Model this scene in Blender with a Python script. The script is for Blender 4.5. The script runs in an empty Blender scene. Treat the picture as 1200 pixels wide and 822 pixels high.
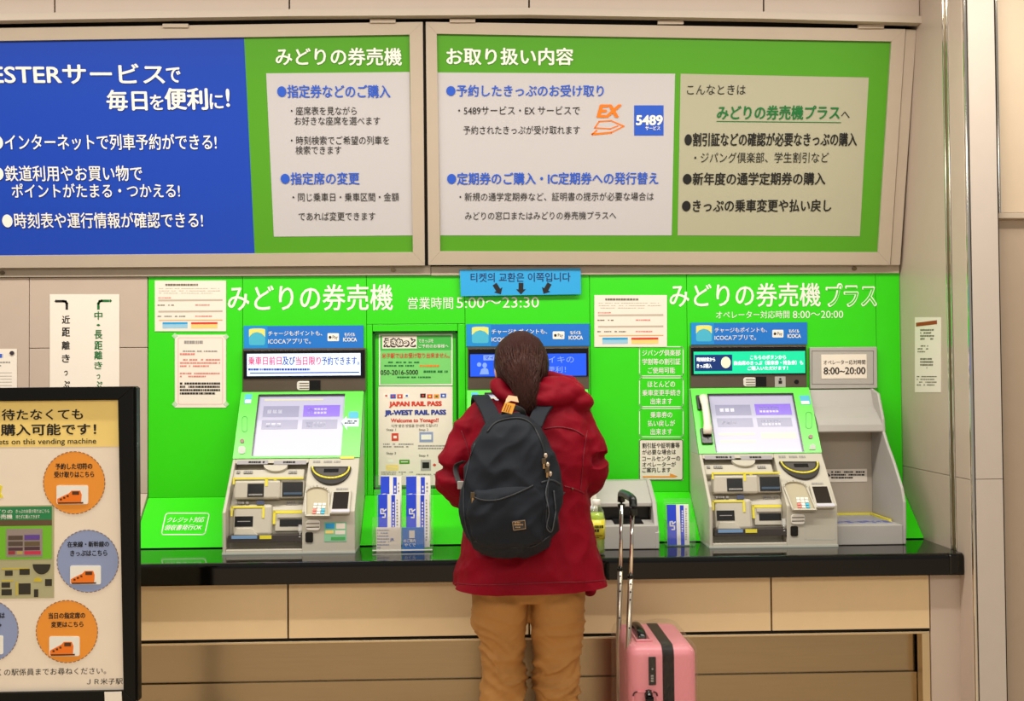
import bpy, bmesh, math, random
from mathutils import Vector, Matrix, noise
import numpy as np
random.seed(7)
sc = bpy.context.scene
C = bpy.context.collection
PI = math.pi

# ---------------------------------------------------------------- camera
F = 1305.0
CAMX, CAMY, CAMZ = 0.0, -4.5, 1.385
yaw, pitch, roll = -0.0329, 0.0240, 0.00815
Rz = Matrix.Rotation(yaw, 3, 'Z'); Rx = Matrix.Rotation(pitch, 3, 'X'); Ry = Matrix.Rotation(roll, 3, 'Y')
R = Rz @ Rx @ Ry                                   # local x right, y forward, z up
cd = bpy.data.cameras.new('camera'); cam = bpy.data.objects.new('camera', cd); C.objects.link(cam)
cd.lens = 36.0 * F / 1200.0; cd.sensor_width = 36.0; cd.clip_start = 0.05
cx, cy, cz = R.col[0], R.col[2], -R.col[1]
M4 = Matrix(((cx[0], cy[0], cz[0], CAMX), (cx[1], cy[1], cz[1], CAMY), (cx[2], cy[2], cz[2], CAMZ), (0, 0, 0, 1)))
cam.matrix_world = M4
sc.camera = cam
# ---------------------------------------------------------------- light
w = bpy.data.worlds.new('world'); sc.world = w; w.use_nodes = True
w.node_tree.nodes['Background'].inputs[0].default_value = (1.0, 0.93, 0.84, 1)
w.node_tree.nodes['Background'].inputs[1].default_value = 0.34
def area(name, loc, sx, sy, power, col, rot=(0, 0, 0)):
    l = bpy.data.lights.new(name, 'AREA'); l.shape = 'RECTANGLE'; l.size = sx; l.size_y = sy; l.energy = power; l.color = col
    o = bpy.data.objects.new(name, l); o.location = loc; o.rotation_euler = rot; C.objects.link(o); return o
area('ceiling_light_strip', (-0.4, -1.36, 3.05), 5.4, 0.06, 84, (1.0, 0.94, 0.85))
area('ceiling_light_panel', (-0.4, -1.18, 3.07), 5.4, 0.26, 38, (1.0, 0.94, 0.85))
area('hall_light', (0.0, -5.2, 3.0), 6.0, 1.6, 170, (1.0, 0.93, 0.84))
sc.view_settings.view_transform = 'Standard'
sc.view_settings.look = 'None'
sc.view_settings.gamma = 1.0
sc.view_settings.use_curve_mapping = False
sc.view_settings.exposure = 0.0

# ---------------------------------------------------------------- helpers
def ray(px, py):
    return R @ Vector(((px - 600) / F, 1.0, -(py - 411) / F))
CAM = Vector((CAMX, CAMY, CAMZ))
def Q(px, py, Y):
    d = ray(px, py); t = (Y - CAMY) / d.y
    return CAM + d * t
class Plane:
    """a real surface plane: origin, right, up, outward normal; s shifts it sideways"""
    def __init__(s, O, u, v):
        s.O = Vector(O); s.u = Vector(u).normalized(); s.v = Vector(v).normalized(); s.n = s.u.cross(s.v).normalized()
    def at(s, px, py):
        d = ray(px, py); t = (s.O - CAM).dot(s.n) / d.dot(s.n)
        h = CAM + d * t - s.O
        return (h.dot(s.u), h.dot(s.v))
    def w(s, a, b, d=0.0):
        return s.O + s.u * a + s.v * b + s.n * d
class Moved:
    def __init__(s, pl, dx): s.pl = pl; s.dx = Vector((dx, 0, 0)); s.n = pl.n; s.u = pl.u; s.v = pl.v
    def at(s, px, py): return s.pl.at(px, py)
    def w(s, a, b, d=0.0): return s.pl.w(a, b, d) + s.dx
def wallplane(Y): return Plane((0, Y, 0), (1, 0, 0), (0, 0, 1))

MATS = {}
def lin(c):
    c = c / 255.0
    return c / 12.92 if c <= 0.04045 else ((c + 0.055) / 1.055) ** 2.4
def mat(name, rgb, rough=0.5, metal=0.0, emit=0.0, var=0.04, scale=12.0, bump=0.0, bscale=60.0, alpha=1.0, trans=0.0, spec=0.5, stretch=None, coat=0.0, ior=1.45):
    if name in MATS: return MATS[name]
    m = bpy.data.materials.new(name); m.use_nodes = True; nt = m.node_tree; b = nt.nodes['Principled BSDF']
    c = tuple(lin(x) for x in rgb)
    b.inputs['Roughness'].default_value = rough; b.inputs['Metallic'].default_value = metal
    b.inputs['Specular IOR Level'].default_value = spec; b.inputs['IOR'].default_value = ior
    b.inputs['Transmission Weight'].default_value = trans; b.inputs['Alpha'].default_value = alpha
    b.inputs['Coat Weight'].default_value = coat
    tc = nt.nodes.new('ShaderNodeTexCoord'); mp = nt.nodes.new('ShaderNodeMapping'); nt.links.new(tc.outputs['Object'], mp.inputs[0])
    if stretch: mp.inputs['Scale'].default_value = stretch
    n = nt.nodes.new('ShaderNodeTexNoise'); n.inputs['Scale'].default_value = scale; n.inputs['Detail'].default_value = 4
    nt.links.new(mp.outputs[0], n.inputs['Vector'])
    mx = nt.nodes.new('ShaderNodeMix'); mx.data_type = 'RGBA'
    mx.inputs[6].default_value = tuple(x * (1 - var) for x in c) + (1,); mx.inputs[7].default_value = tuple(min(1, x * (1 + var)) for x in c) + (1,)
    nt.links.new(n.outputs['Fac'], mx.inputs[0]); nt.links.new(mx.outputs[2], b.inputs['Base Color'])
    if emit:
        nt.links.new(mx.outputs[2], b.inputs['Emission Color']); b.inputs['Emission Strength'].default_value = emit
    if bump:
        n2 = nt.nodes.new('ShaderNodeTexNoise'); n2.inputs['Scale'].default_value = bscale; n2.inputs['Detail'].default_value = 5
        nt.links.new(mp.outputs[0], n2.inputs['Vector'])
        bp = nt.nodes.new('ShaderNodeBump'); bp.inputs['Strength'].default_value = bump; bp.inputs['Distance'].default_value = 0.01
        nt.links.new(n2.outputs['Fac'], bp.inputs['Height']); nt.links.new(bp.outputs[0], b.inputs['Normal'])
    MATS[name] = m; return m

K = dict(
 beige=mat('beige_panel', (190, 172, 156), .38), beige_frame=mat('beige_metal', (183, 168, 150), .35), dark=mat('dark_gap', (22, 18, 14), .8),
 fascia=mat('bright_green_panel', (52, 214, 12), .30, var=.02), apron=mat('green_apron', (56, 222, 14), .22, var=.02),
 lbgreen=mat('signboard_green', (80, 153, 30), .32, var=.01), lbblue=mat('signboard_blue', (22, 66, 176), .32, var=.01),
 lbwhite=mat('signboard_white', (192, 188, 189), .35, var=.01), khaki=mat('signboard_khaki', (172, 169, 144), .35, var=.01),
 white=mat('white_print', (238, 236, 226), .45, var=.01), tblue=mat('blue_print', (38, 86, 196), .45, var=.01), black=mat('black_print', (18, 16, 16), .5, var=.01),
 dgreen=mat('dark_green_print', (14, 110, 48), .45, var=.01), orange=mat('orange_print', (240, 120, 20), .45, var=.01),
 red=mat('red_print', (214, 60, 40), .5, var=.01), pinkp=mat('faded_red_print', (220, 130, 120), .5, var=.01), greyp=mat('grey_print', (150, 146, 142), .5, var=.01),
 paper=mat('paper', (236, 226, 212), .6, var=.02), steel=mat('brushed_steel', (168, 150, 122), .22, metal=1.0, var=.10, scale=6, stretch=(1, 40, 40)),
 steelf=mat('steel_frame', (222, 202, 166), .35, metal=1.0, var=.06), chrome=mat('chrome', (225, 220, 210), .12, metal=1.0), screw=mat('screw_metal', (120, 104, 80), .3, metal=1.0),
 stone=mat('black_counter_stone', (6, 5, 4), .07, var=.5, scale=300, spec=.45), floor=mat('floor_tile', (205, 184, 156), .22),
 mbody=mat('machine_ivory_plastic', (192, 186, 170), .42), mside=mat('machine_grey_side', (186, 190, 180), .4), mgreen=mat('machine_green_bezel', (84, 224, 52), .25, var=.02),
 mgrey=mat('machine_grey_plastic', (176, 172, 166), .42), yellow=mat('yellow_marking', (232, 218, 60), .45), slot=mat('black_slot', (10, 10, 10), .25), bowl=mat('dark_coin_bowl', (44, 40, 36), .4),
 bezelb=mat('black_monitor_frame', (8, 8, 9), .2), grille=mat('dark_metal_strip', (120, 108, 94), .3, metal=.8, var=.1),
 sky=mat('sky_blue_print', (40, 160, 222), .35, var=.03), sky2=mat('azure_print', (26, 116, 206), .35, var=.03), navy=mat('navy_print', (20, 40, 96), .45), cyanp=mat('cyan_print', (70, 180, 210), .45),
 tag=mat('orange_tag', (240, 170, 50), .5), frameb=mat('black_frame', (6, 6, 4), .4, spec=.25), header=mat('cream_yellow_print', (246, 216, 128), .45), circo=mat('circle_orange', (236, 150, 50), .45), circb=mat('circle_blue', (142, 156, 194), .45), pboard=mat('poster_board', (238, 224, 204), .5))
def film(name, rgb, fac, gain, rough=.08, bump=0.0, bscale=30):
    if name in MATS: return MATS[name]
    m = bpy.data.materials.new(name); m.use_nodes = True; nt = m.node_tree; nt.nodes.clear()
    out = nt.nodes.new('ShaderNodeOutputMaterial'); tr_ = nt.nodes.new('ShaderNodeBsdfTransparent'); gl = nt.nodes.new('ShaderNodeBsdfPrincipled')
    gl.inputs['Base Color'].default_value = tuple(lin(x) for x in rgb) + (1,); gl.inputs['Roughness'].default_value = rough; gl.inputs['Metallic'].default_value = .8
    lw = nt.nodes.new('ShaderNodeLayerWeight'); lw.inputs[0].default_value = .35
    ma = nt.nodes.new('ShaderNodeMath'); ma.operation = 'MULTIPLY_ADD'; ma.inputs[1].default_value = gain; ma.inputs[2].default_value = fac; ma.use_clamp = True
    nt.links.new(lw.outputs['Facing'], ma.inputs[0])
    mx = nt.nodes.new('ShaderNodeMixShader'); nt.links.new(ma.outputs[0], mx.inputs[0]); nt.links.new(tr_.outputs[0], mx.inputs[1]); nt.links.new(gl.outputs[0], mx.inputs[2]); nt.links.new(mx.outputs[0], out.inputs[0])
    if bump:
        n2 = nt.nodes.new('ShaderNodeTexNoise'); n2.inputs['Scale'].default_value = bscale; n2.inputs['Detail'].default_value = 4
        bp = nt.nodes.new('ShaderNodeBump'); bp.inputs['Strength'].default_value = bump; bp.inputs['Distance'].default_value = .02
        nt.links.new(n2.outputs['Fac'], bp.inputs['Height']); nt.links.new(bp.outputs[0], gl.inputs['Normal']); nt.links.new(bp.outputs[0], lw.inputs['Normal'])
    MATS[name] = m; return m
def screenmat(name, rgb, e, rough=.12): return mat(name, rgb, rough, emit=e, var=.01)

def lk(name, me, m, parent=None):
    o = bpy.data.objects.new(name, me); C.objects.link(o)
    if m is not None and len(me.materials) == 0: me.materials.append(m)
    if parent is not None:
        o.parent = parent
    return o
def wl(o):
    v = Vector((0, 0, 0))
    while o is not None: v = v + o.location; o = o.parent
    return v
def fin(name, bm, m, parent=None, bev=0.0, smooth=False, origin=None):
    """link a bmesh given in world coordinates as ONE mesh object"""
    me = bpy.data.meshes.new(name)
    if bm.verts:
        bmesh.ops.recalc_face_normals(bm, faces=bm.faces[:])
    if parent is None:
        if origin is None:
            xs = [v.co.x for v in bm.verts]; ys = [v.co.y for v in bm.verts]; zs = [v.co.z for v in bm.verts]
            origin = Vector(((min(xs) + max(xs)) / 2, (min(ys) + max(ys)) / 2, min(zs)))
        off = Vector(origin)
    else:
        off = wl(parent)
    for v in bm.verts: v.co -= off
    bm.to_mesh(me); bm.free()
    o = lk(name, me, m, parent)
    if parent is None: o.location = off
    if smooth:
        for p in me.polygons: p.use_smooth = True
    if bev:
        b = o.modifiers.new('bevel', 'BEVEL'); b.width = bev; b.segments = 2; b.limit_method = 'ANGLE'; b.angle_limit = 0.6; b.harden_normals = False
    return o
def tag(o, label=None, cat=None, group=None, kind=None):
    if label: o['label'] = label
    if cat: o['category'] = cat
    if group: o['group'] = group
    if kind: o['kind'] = kind
    return o
def empty(name, loc, label, cat, group=None, kind=None):
    o = bpy.data.objects.new(name, None); C.objects.link(o); o.location = loc; o.empty_display_size = .05
    return tag(o, label, cat, group, kind)
def B(): return bmesh.new()
def prism(bm, pts, vec):
    """closed prism from a polygon (list of Vector) extruded by vec"""
    a = [bm.verts.new(p) for p in pts]; b = [bm.verts.new(p + vec) for p in pts]
    n = len(a)
    bm.faces.new(a); bm.faces.new(list(reversed(b)))
    for i in range(n): bm.faces.new((a[i], b[i], b[(i + 1) % n], a[(i + 1) % n]))
def box(bm, x0, x1, y0, y1, z0, z1):
    prism(bm, [Vector((x0, y0, z0)), Vector((x1, y0, z0)), Vector((x1, y1, z0)), Vector((x0, y1, z0))], Vector((0, 0, z1 - z0)))
def quad(bm, pl, pts, d0, d1):
    """polygon given in photo pixels lying on surface plane pl, from depth d0 to d1 along its normal"""
    p = [pl.w(*pl.at(*q), d0) for q in pts]
    prism(bm, p, pl.n * (d1 - d0))
def rect(bm, pl, x0, y0, x1, y1, d0=0.0, d1=0.001):
    a = pl.at(x0, (y0 + y1) / 2)[0]; c = pl.at(x1, (y0 + y1) / 2)[0]
    b = pl.at((x0 + x1) / 2, y1)[1]; d = pl.at((x0 + x1) / 2, y0)[1]
    prism(bm, [pl.w(a, b, d0), pl.w(c, b, d0), pl.w(c, d, d0), pl.w(a, d, d0)], pl.n * (d1 - d0))
def poly(bm, pl, pts, d0, d1): quad(bm, pl, pts, d0, d1)
def disc(bm, pl, x, y, rx, ry=None, d0=0.0, d1=0.001, n=28, a0=0, a1=2 * PI):
    ry = ry or rx
    full = abs(a1 - a0 - 2 * PI) < 1e-4
    k = n if full else n + 1
    pts = [(x + rx * math.cos(a0 + (a1 - a0) * i / n), y + ry * math.sin(a0 + (a1 - a0) * i / n)) for i in range(k)]
    quad(bm, pl, pts, d0, d1)
def outline(bm, pl, pts, wpx, d0, d1):
    """line loop drawn as raised strips"""
    n = len(pts)
    for i in range(n):
        stroke(bm, pl, pts[i], pts[(i + 1) % n], wpx, d0, d1)
def stroke(bm, pl, p, q, wpx, d0, d1):
    dx, dy = q[0] - p[0], q[1] - p[1]; L = math.hypot(dx, dy) or 1; nx, ny = -dy / L * wpx / 2, dx / L * wpx / 2
    ex, ey = dx / L * wpx * .4, dy / L * wpx * .4
    quad(bm, pl, [(p[0] + nx - ex, p[1] + ny - ey), (q[0] + nx + ex, q[1] + ny + ey), (q[0] - nx + ex, q[1] - ny + ey), (p[0] - nx - ex, p[1] - ny - ey)], d0, d1)
def rrect(x0, y0, x1, y1, r, n=4, sk=0.0):
    pts = []
    for cx_, cy_, a in ((x1 - r, y0 + r, -PI / 2), (x1 - r, y1 - r, 0), (x0 + r, y1 - r, PI / 2), (x0 + r, y0 + r, PI)):
        for i in range(n + 1):
            t = a + PI / 2 * i / n
            px = cx_ + r * math.cos(t); py = cy_ + r * math.sin(t)
            pts.append((px + sk * (y1 - py), py))
    return pts
def letters(name, pl, items, m, parent, d=0.0016, res=3):
    """items: (text, x0, y0, x1, y1 [, bold [, shear]]) boxes in photo pixels on the surface; one flat mesh a line"""
    for it in items:
        V = []; Fc = []
        t, x0, y0, x1, y1 = it[:5]; bold = it[5] if len(it) > 5 else 0; sh = it[6] if len(it) > 6 else 0
        cu = bpy.data.curves.new('t', 'FONT'); cu.body = t; cu.resolution_u = res; cu.shear = sh
        ob = bpy.data.objects.new('t', cu); me = ob.to_mesh()
        n = len(me.vertices)
        co = np.zeros(n * 3); me.vertices.foreach_get('co', co); co = co.reshape(-1, 3)
        fs = [tuple(p.vertices) for p in me.polygons]
        ob.to_mesh_clear(); bpy.data.objects.remove(ob); bpy.data.curves.remove(cu)
        mn = co.min(0); mxx = co.max(0); sx = max(mxx[0] - mn[0], 1e-6); sy = max(mxx[1] - mn[1], 1e-6)
        ys = (y0 + y1) / 2; xs = (x0 + x1) / 2
        a0 = pl.at(x0, ys)[0]; a1 = pl.at(x1, ys)[0]; b0 = pl.at(xs, y1)[1]; b1 = pl.at(xs, y0)[1]
        e = bold * (b1 - b0) / sy          # stroke growth in metres
        sh_ = [(0, 0)] if not bold else [(-e, 0), (e, 0), (0, -e * .7), (0, e * .7)]
        if bold > .03: sh_ += [(-e * .7, -e * .6), (e * .7, -e * .6), (-e * .7, e * .6), (e * .7, e * .6)]
        for k, (ox, oy) in enumerate(sh_):
            base = len(V)
            for c in co:
                V.append(pl.w(a0 + e + (c[0] - mn[0]) / sx * (a1 - a0 - 2 * e) + ox, b0 + e * .7 + (c[1] - mn[1]) / sy * (b1 - b0 - 1.4 * e) + oy, d + k * .00004))
            for f in fs: Fc.append([base + i for i in f])
        off = wl(parent)
        me = bpy.data.meshes.new(name); me.from_pydata([tuple(v - off) for v in V], [], Fc)
        if me.polygons and me.polygons[0].normal.dot(pl.n) < 0: me.flip_normals()
        lk(name, me, m, parent)
def bars(bm, pl, x0, y0, x1, y1, rows, d=0.0012, fill=.5, seed=0, gap=.12):
    """unreadable small print: rows of broken strokes"""
    rr = random.Random(seed)
    h = (y1 - y0) / rows
    for i in range(rows):
        x = x0; yy = y0 + h * i; e = x1 if i < rows - 1 else x0 + (x1 - x0) * rr.uniform(.5, .95)
        while x < e:
            wd = rr.uniform(.9, 3.2); 
            if rr.random() > gap: rect(bm, pl, x, yy, min(x + wd, e), yy + h * fill, d * .5, d)
            x += wd + rr.uniform(.35, .8)
def tubebm(bm, pts, r, seg=10, caps=True):
    """round bar through points; r a number or a list"""
    pts = [Vector(p) for p in pts]; n = len(pts); rings = []
    up = Vector((0, 0, 1))
    for i, p in enumerate(pts):
        t = (pts[min(i + 1, n - 1)] - pts[max(i - 1, 0)]).normalized()
        s = t.cross(up)
        if s.length < .05: s = t.cross(Vector((0, 1, 0)))
        s.normalize(); q = s.cross(t).normalized()
        rr = r[i] if isinstance(r, (list, tuple)) else r
        ra, rb = rr if isinstance(rr, tuple) else (rr, rr)
        rings.append([bm.verts.new(p + s * math.cos(2 * PI * k / seg) * ra + q * math.sin(2 * PI * k / seg) * rb) for k in range(seg)])
    for i in range(n - 1):
        for k in range(seg):
            bm.faces.new((rings[i][k], rings[i][(k + 1) % seg], rings[i + 1][(k + 1) % seg], rings[i + 1][k]))
    if caps:
        bm.faces.new(list(reversed(rings[0]))); bm.faces.new(rings[-1])
def smoothpts(pts, n=4):
    P = [Vector(p) for p in pts]; out = []
    for i in range(len(P) - 1):
        a = P[max(i - 1, 0)]; b = P[i]; c = P[i + 1]; d = P[min(i + 2, len(P) - 1)]
        for k in range(n):
            t = k / n
            out.append(.5 * ((2 * b) + (-a + c) * t + (2 * a - 5 * b + 4 * c - d) * t * t + (-a + 3 * b - 3 * c + d) * t ** 3))
    out.append(P[-1]); return out
def cut_rect_frame(bm, pl, o, i, d0, d1):
    """mitred frame between outer and inner pixel quads (tl,tr,br,bl)"""
    for k in range(4):
        k2 = (k + 1) % 4
        quad(bm, pl, [o[k], o[k2], i[k2], i[k]], d0, d1)

# ---------------------------------------------------------------- planes of the place
PW = wallplane(0.0)
XS = 0.5 * (PW.at(1055, 430)[0] + wallplane(-.63).at(1139, 500)[0])      # the side wall
ZC = 0.742                                                              # counter top
YF = -0.56                                                              # counter front
O = Q(600, 313, -0.03); T = Q(600, 27, -0.21)
PL = Plane(O, (1, 0, 0), (0, T.y - O.y, T.z - O.z))                      # tilted signboards
PS = Plane((XS, 0, 0), (0, -1, 0), (0, 0, 1))                            # side wall, faces -x
PU = wallplane(-0.25)
XL = -3.2                                                               # left end of what is built
zt = lambda px, py, Y: Q(px, py, Y).z

# ---------------------------------------------------------------- setting
bm = B(); box(bm, -6.0, 6.0, -8.5, 0.35, -0.05, 0.0)
tag(fin('floor', bm, K['floor']), 'polished beige station floor', kind='structure')

# back wall: beige metal panels at the left, plain backing elsewhere
wb = empty('wall_back', (0, 0.06, 0), 'beige metal panelled wall behind the ticket machines', None, kind='structure')
bm = B(); box(bm, XL, XS + .02, 0.035, 0.09, 0, 3.2); fin('backing', bm, K['dark'], wb)
xa = PW.at(34, 450)[0]; xb = PW.at(173, 450)[0]
zj = PW.at(100, 408)[1]; ztop = PW.at(100, 325)[1]; zk = PW.at(165, 579)[1]
g = .0012
for (x0, x1, z0, z1) in ((XL, xa, zk, ztop), (xa, xb, zj, ztop), (xa, xb, zk, zj)):
    bm = B(); box(bm, x0 + g, x1 - g, 0.0, 0.034, z0 + g, z1 - g); fin('wall_panel', bm, K['beige'], wb, bev=.0015)
# sloped beige apron left of the green one
YA = -0.21
bm = B(); prism(bm, [Vector((XL, 0, zk)), Vector((XL, YA, ZC)), Vector((XL, 0.03, ZC)), Vector((XL, 0.03, zk))], Vector((xb - XL - .001, 0, 0)))
fin('sloped_panel', bm, K['beige'], wb)

# upper wall, ledge and trims
ut = empty('wall_upper', (0, -0.25, 2.2), 'beige upper wall panels above the big signboards', None, kind='structure')
zj2 = 2.0
ed = [(-260, 64), (64, 339), (339, 620), (620, 895), (895, 1078)]
yb = {-260: 21, 64: 15, 339: 11, 620: 9.5, 895: 14, 1078: 19}
for a, b in ed:
    bm = B(); quad(bm, PU, [(a + .9, -90), (b - .9, -90), (b - .9, yb[b]), (a + .9, yb[a])], -.02, 0); fin('upper_panel', bm, K['beige'], ut, bev=.001)
bm = B()
box(bm, XL, XS + .02, -.225, 0.035, PU.at(600, 9)[1] - .004, 3.2)
fin('panel_backing', bm, K['dark'], ut)
tr = empty('trim_1', (0, -.26, 1.75), 'beige ledge running above the signboards', None, kind='structure')
bm = B()
for a, b in ed:
    quad(bm, PU, [(a, yb[a] + .8), (b + (2 if b == 1078 else 0), yb[b] + .8), (b + (2 if b == 1078 else 0), yb[b] + 9), (a, yb[a] + 9)], -.03, .012)
fin('ledge', bm, K['beige_frame'], tr, bev=0)
bm = B(); box(bm, XL, XS - .03, -.19, 0.0, PU.at(600, 24)[1], PU.at(600, 10)[1]); fin('shadow_gap', bm, K['dark'], tr)

# strip below the signboards with screws
t2 = empty('trim_2', (0, 0, 1.72), 'beige strip with screws below the signboards', None, kind='structure')
PT = wallplane(-0.012)
for a, b in ((-300, 505), (505, 1054)):
    bm = B(); rect(bm, PT, a + .3, 313 if b < 600 else 311, b - .3, 324.5 if b < 600 else 321.6, -.03, 0); fin('strip', bm, K['beige_frame'], t2, bev=.001)
for x, y in ((3, 320), (461, 316.5), (550, 316), (1001, 315)):
    bm = B(); disc(bm, PT, x, y, 3.0, 2.6, 0, .003, 16); disc(bm, PT, x, y, 1.2, 1.0, .003, .0045, 6); fin('screw', bm, K['screw'], t2)

# side wall on the right with chrome strip, corner pillar and the wall beyond
YC = -0.63
wr = empty('wall_right', (XS, -.3, 0), 'narrow beige side wall at the right end of the counter', None, kind='structure')
zs = PS.at(1100, 555)[1]
ya, ybm, yc_ = 0.0, -0.455, -0.500
for y0, y1 in ((0.03, ybm), (yc_, YC + .012)):
    for z0, z1 in ((0, zs), (zs, 3.2)):
        bm = B(); box(bm, XS, XS + .02, min(y0, y1) + .0008, max(y0, y1) - .0008, z0 + .001, z1 - .001); fin('wall_panel', bm, K['beige'], wr, bev=.001)
bm = B(); box(bm, XS + .008, XS + .03, -.62, .03, 0, 3.2); fin('backing', bm, K['dark'], wr)
bm = B(); box(bm, XS + .004, XS + .02, yc_ + .008, ybm - .008, ZC - .02, 3.2); fin('channel', bm, mat('channel_brown', (120, 104, 70), .4, metal=.5), wr)
for yy in (ybm - .006, yc_ + .006):
    bm = B(); box(bm, XS - .004, XS + .015, yy - .005, yy + .005, ZC, 3.2); fin('chrome_strip', bm, K['chrome'], wr, bev=.002)
PP = wallplane(YC)
pi_ = empty('wall_front_right', (XS + .1, YC, 0), 'pale beige corner pillar beside the counter', None, kind='structure')
xp0 = XS + .012; xp1 = PP.at(1174, 500)[0]; zp = PP.at(1157, 562)[1]
bm = B(); box(bm, XS + .001, xp0, YC, YC + .015, 0, 3.2); fin('chrome_edge', bm, K['chrome'], pi_, bev=.004)
for z0, z1 in ((0, zp), (zp, 3.2)):
    bm = B(); box(bm, xp0 + .004, xp1, YC, YC + .02, z0 + .001, z1 - .001); fin('pillar_panel', bm, mat('pillar_beige', (192, 180, 168), .4), pi_, bev=.001)
bm = B(); box(bm, xp0, xp1 + .006, YC + .006, .08, 0, 3.2); fin('backing', bm, K['dark'], pi_)
bm = B(); box(bm, xp1 + .006, xp1 + .014, YC + .002, YC + .03, PP.at(1180, 250)[1], 3.2); fin('chrome_edge', bm, K['chrome'], pi_, bev=.002)
wf = empty('wall_far_right', (XS + .5, -.5, 0), 'brownish wall beyond the corner pillar', None, kind='structure')
PF = wallplane(YC + .06)
x0 = xp1 + .008
zl = PF.at(1190, 250)[1]
bm = B(); box(bm, x0, x0 + 1.3, YC + .06, YC + .1, 0, zl - .02); fin('wall_panel', bm, mat('brown_beige_wall', (176, 156, 134), .5), wf)
bm = B(); box(bm, x0, x0 + 1.3, YC + .06, YC + .1, zl + .003, 3.2); fin('wall_panel', bm, mat('pale_panel', (206, 186, 160), .5), wf)
bm = B(); box(bm, x0, x0 + 1.3, YC + .035, YC + .1, zl - .022, zl - .002); fin('ledge', bm, mat('ledge_grey', (188, 172, 152), .4), wf, bev=.002)

# ---------------------------------------------------------------- green fascia
fx = [173.5, 284.5, 430, 545.5, 692, 806, 1028, 1055]
fa = empty('green_machine_surround', (0, 0, ZC), 'bright green panelled surround framing the ticket machines', 'wall panelling')
ZT = PW.at(600, 322.3)[1]; ZK = PW.at(600, 579)[1]
def fpanel(x0, x1, z0, z1, m='fascia'):
    bm = B(); box(bm, x0 + .0008, x1 - .0008, 0.0, 0.03, z0 + .0008, z1 - .0008); fin('fascia_panel', bm, K[m], fa, bev=.001)
FX = [PW.at(x, 450)[0] for x in fx]; FX[-1] = XS - .001
zc0 = PW.at(490, 388.5)[1]; zc1 = PW.at(490, 573.5)[1]; zh = PW.at(490, 380)[1]
xc0 = PW.at(437, 480)[0]; xc1 = PW.at(537, 480)[0]
for i in range(7):
    if i == 2: continue
    fpanel(FX[i], FX[i + 1], ZK, ZT)
fpanel(FX[2], FX[3], zh, ZT)
# display case set in the surround
fpanel(FX[2], xc0, ZK, zh); fpanel(xc1, FX[3], ZK, zh); fpanel(xc0, xc1, ZK, zc1); fpanel(xc0, xc1, zc0, zh)
bm = B(); box(bm, xc0, xc1, 0.024, 0.034, zc1, zc0); fin('display_recess', bm, K['fascia'], fa)
bm = B()
for (a, b, c, d) in ((xc0, xc0 + .008, zc1, zc0), (xc1 - .008, xc1, zc1, zc0), (xc0, xc1, zc0 - .008, zc0), (xc0, xc1, zc1, zc1 + .008)):
    box(bm, a, b, 0.006, 0.026, c, d)
fin('display_frame', bm, mat('dark_green_metal', (10, 84, 14), .3), fa)
# sloped apron boards
YS = -0.205
AX = list(FX); AX[2] = Q(426, 461, -.03).x + .001; AX[4] = AX[2] + (Q(547.5, 461, -.03).x - Q(283, 461, -.03).x); AX[1] = Q(283, 461, -.03).x - .001; AX[3] = Q(547.5, 461, -.03).x - .001; AX[5] = Q(809, 460, -.03).x - .001
for i in (0, 2, 4, 6):
    FX[i], FX[i + 1] = AX[i], AX[i + 1]
    bm = B(); prism(bm, [Vector((FX[i] + .0006, 0.0, ZK)), Vector((FX[i] + .0006, YS, ZC + .004)), Vector((FX[i] + .0006, YS + .02, ZC + .004)), Vector((FX[i] + .0006, .02, ZK))], Vector((FX[i + 1] - FX[i] - .0012, 0, 0)))
    ap_ = tag(fin('sloped_apron', bm, K['apron']), {0: 'green sloped apron board with credit card lettering, left of the left machine', 2: 'green sloped apron board behind the wide timetable rack', 4: 'green sloped apron board behind the small timetable rack', 6: 'narrow green sloped apron board at the right side wall'}[i], 'apron board', 'green sloped boards between the machines')
    if i == 0: apron0 = ap_
PA = Plane((0, 0, ZK), (1, 0, 0), (0, -YS, ZK - ZC - .004))
letters('lettering', PW, [('みどりの券売機', 267, 333.5, 460.5, 364.5, .012), ('営業時間', 478, 348.5, 531, 362.5), ('5:00～23:30', 535, 348.5, 631.5, 361),
    ('みどりの券売機', 784.5, 332, 961.5, 360, .012), ('オペレーター対応時間', 839, 364.5, 925, 373.5), ('8:00～20:00', 929, 364.5, 988, 373)], K['white'], fa)
letters('outlined_lettering', PW, [('プラス', 967.5, 332, 1027.5, 360, .035)], K['white'], fa)
letters('lettering_core', PW, [('プラス', 969.5, 334, 1026, 358.5, .0)], K['fascia'], fa, d=.0022)
# sign lines on the apron at the left
bm = B(); outline(bm, PA, rrect(189, 602, 240, 627, 3, sk=.22), 1.1, 0, .0012); fin('sign_outline', bm, K['white'], apron0)
letters('sign_lettering', PA, [('クレジット対応', 196.5, 606.5, 240, 613, .01, .2), ('領収書発行OK', 193.5, 615.5, 237, 622, .01, .2)], K['white'], apron0)
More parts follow.
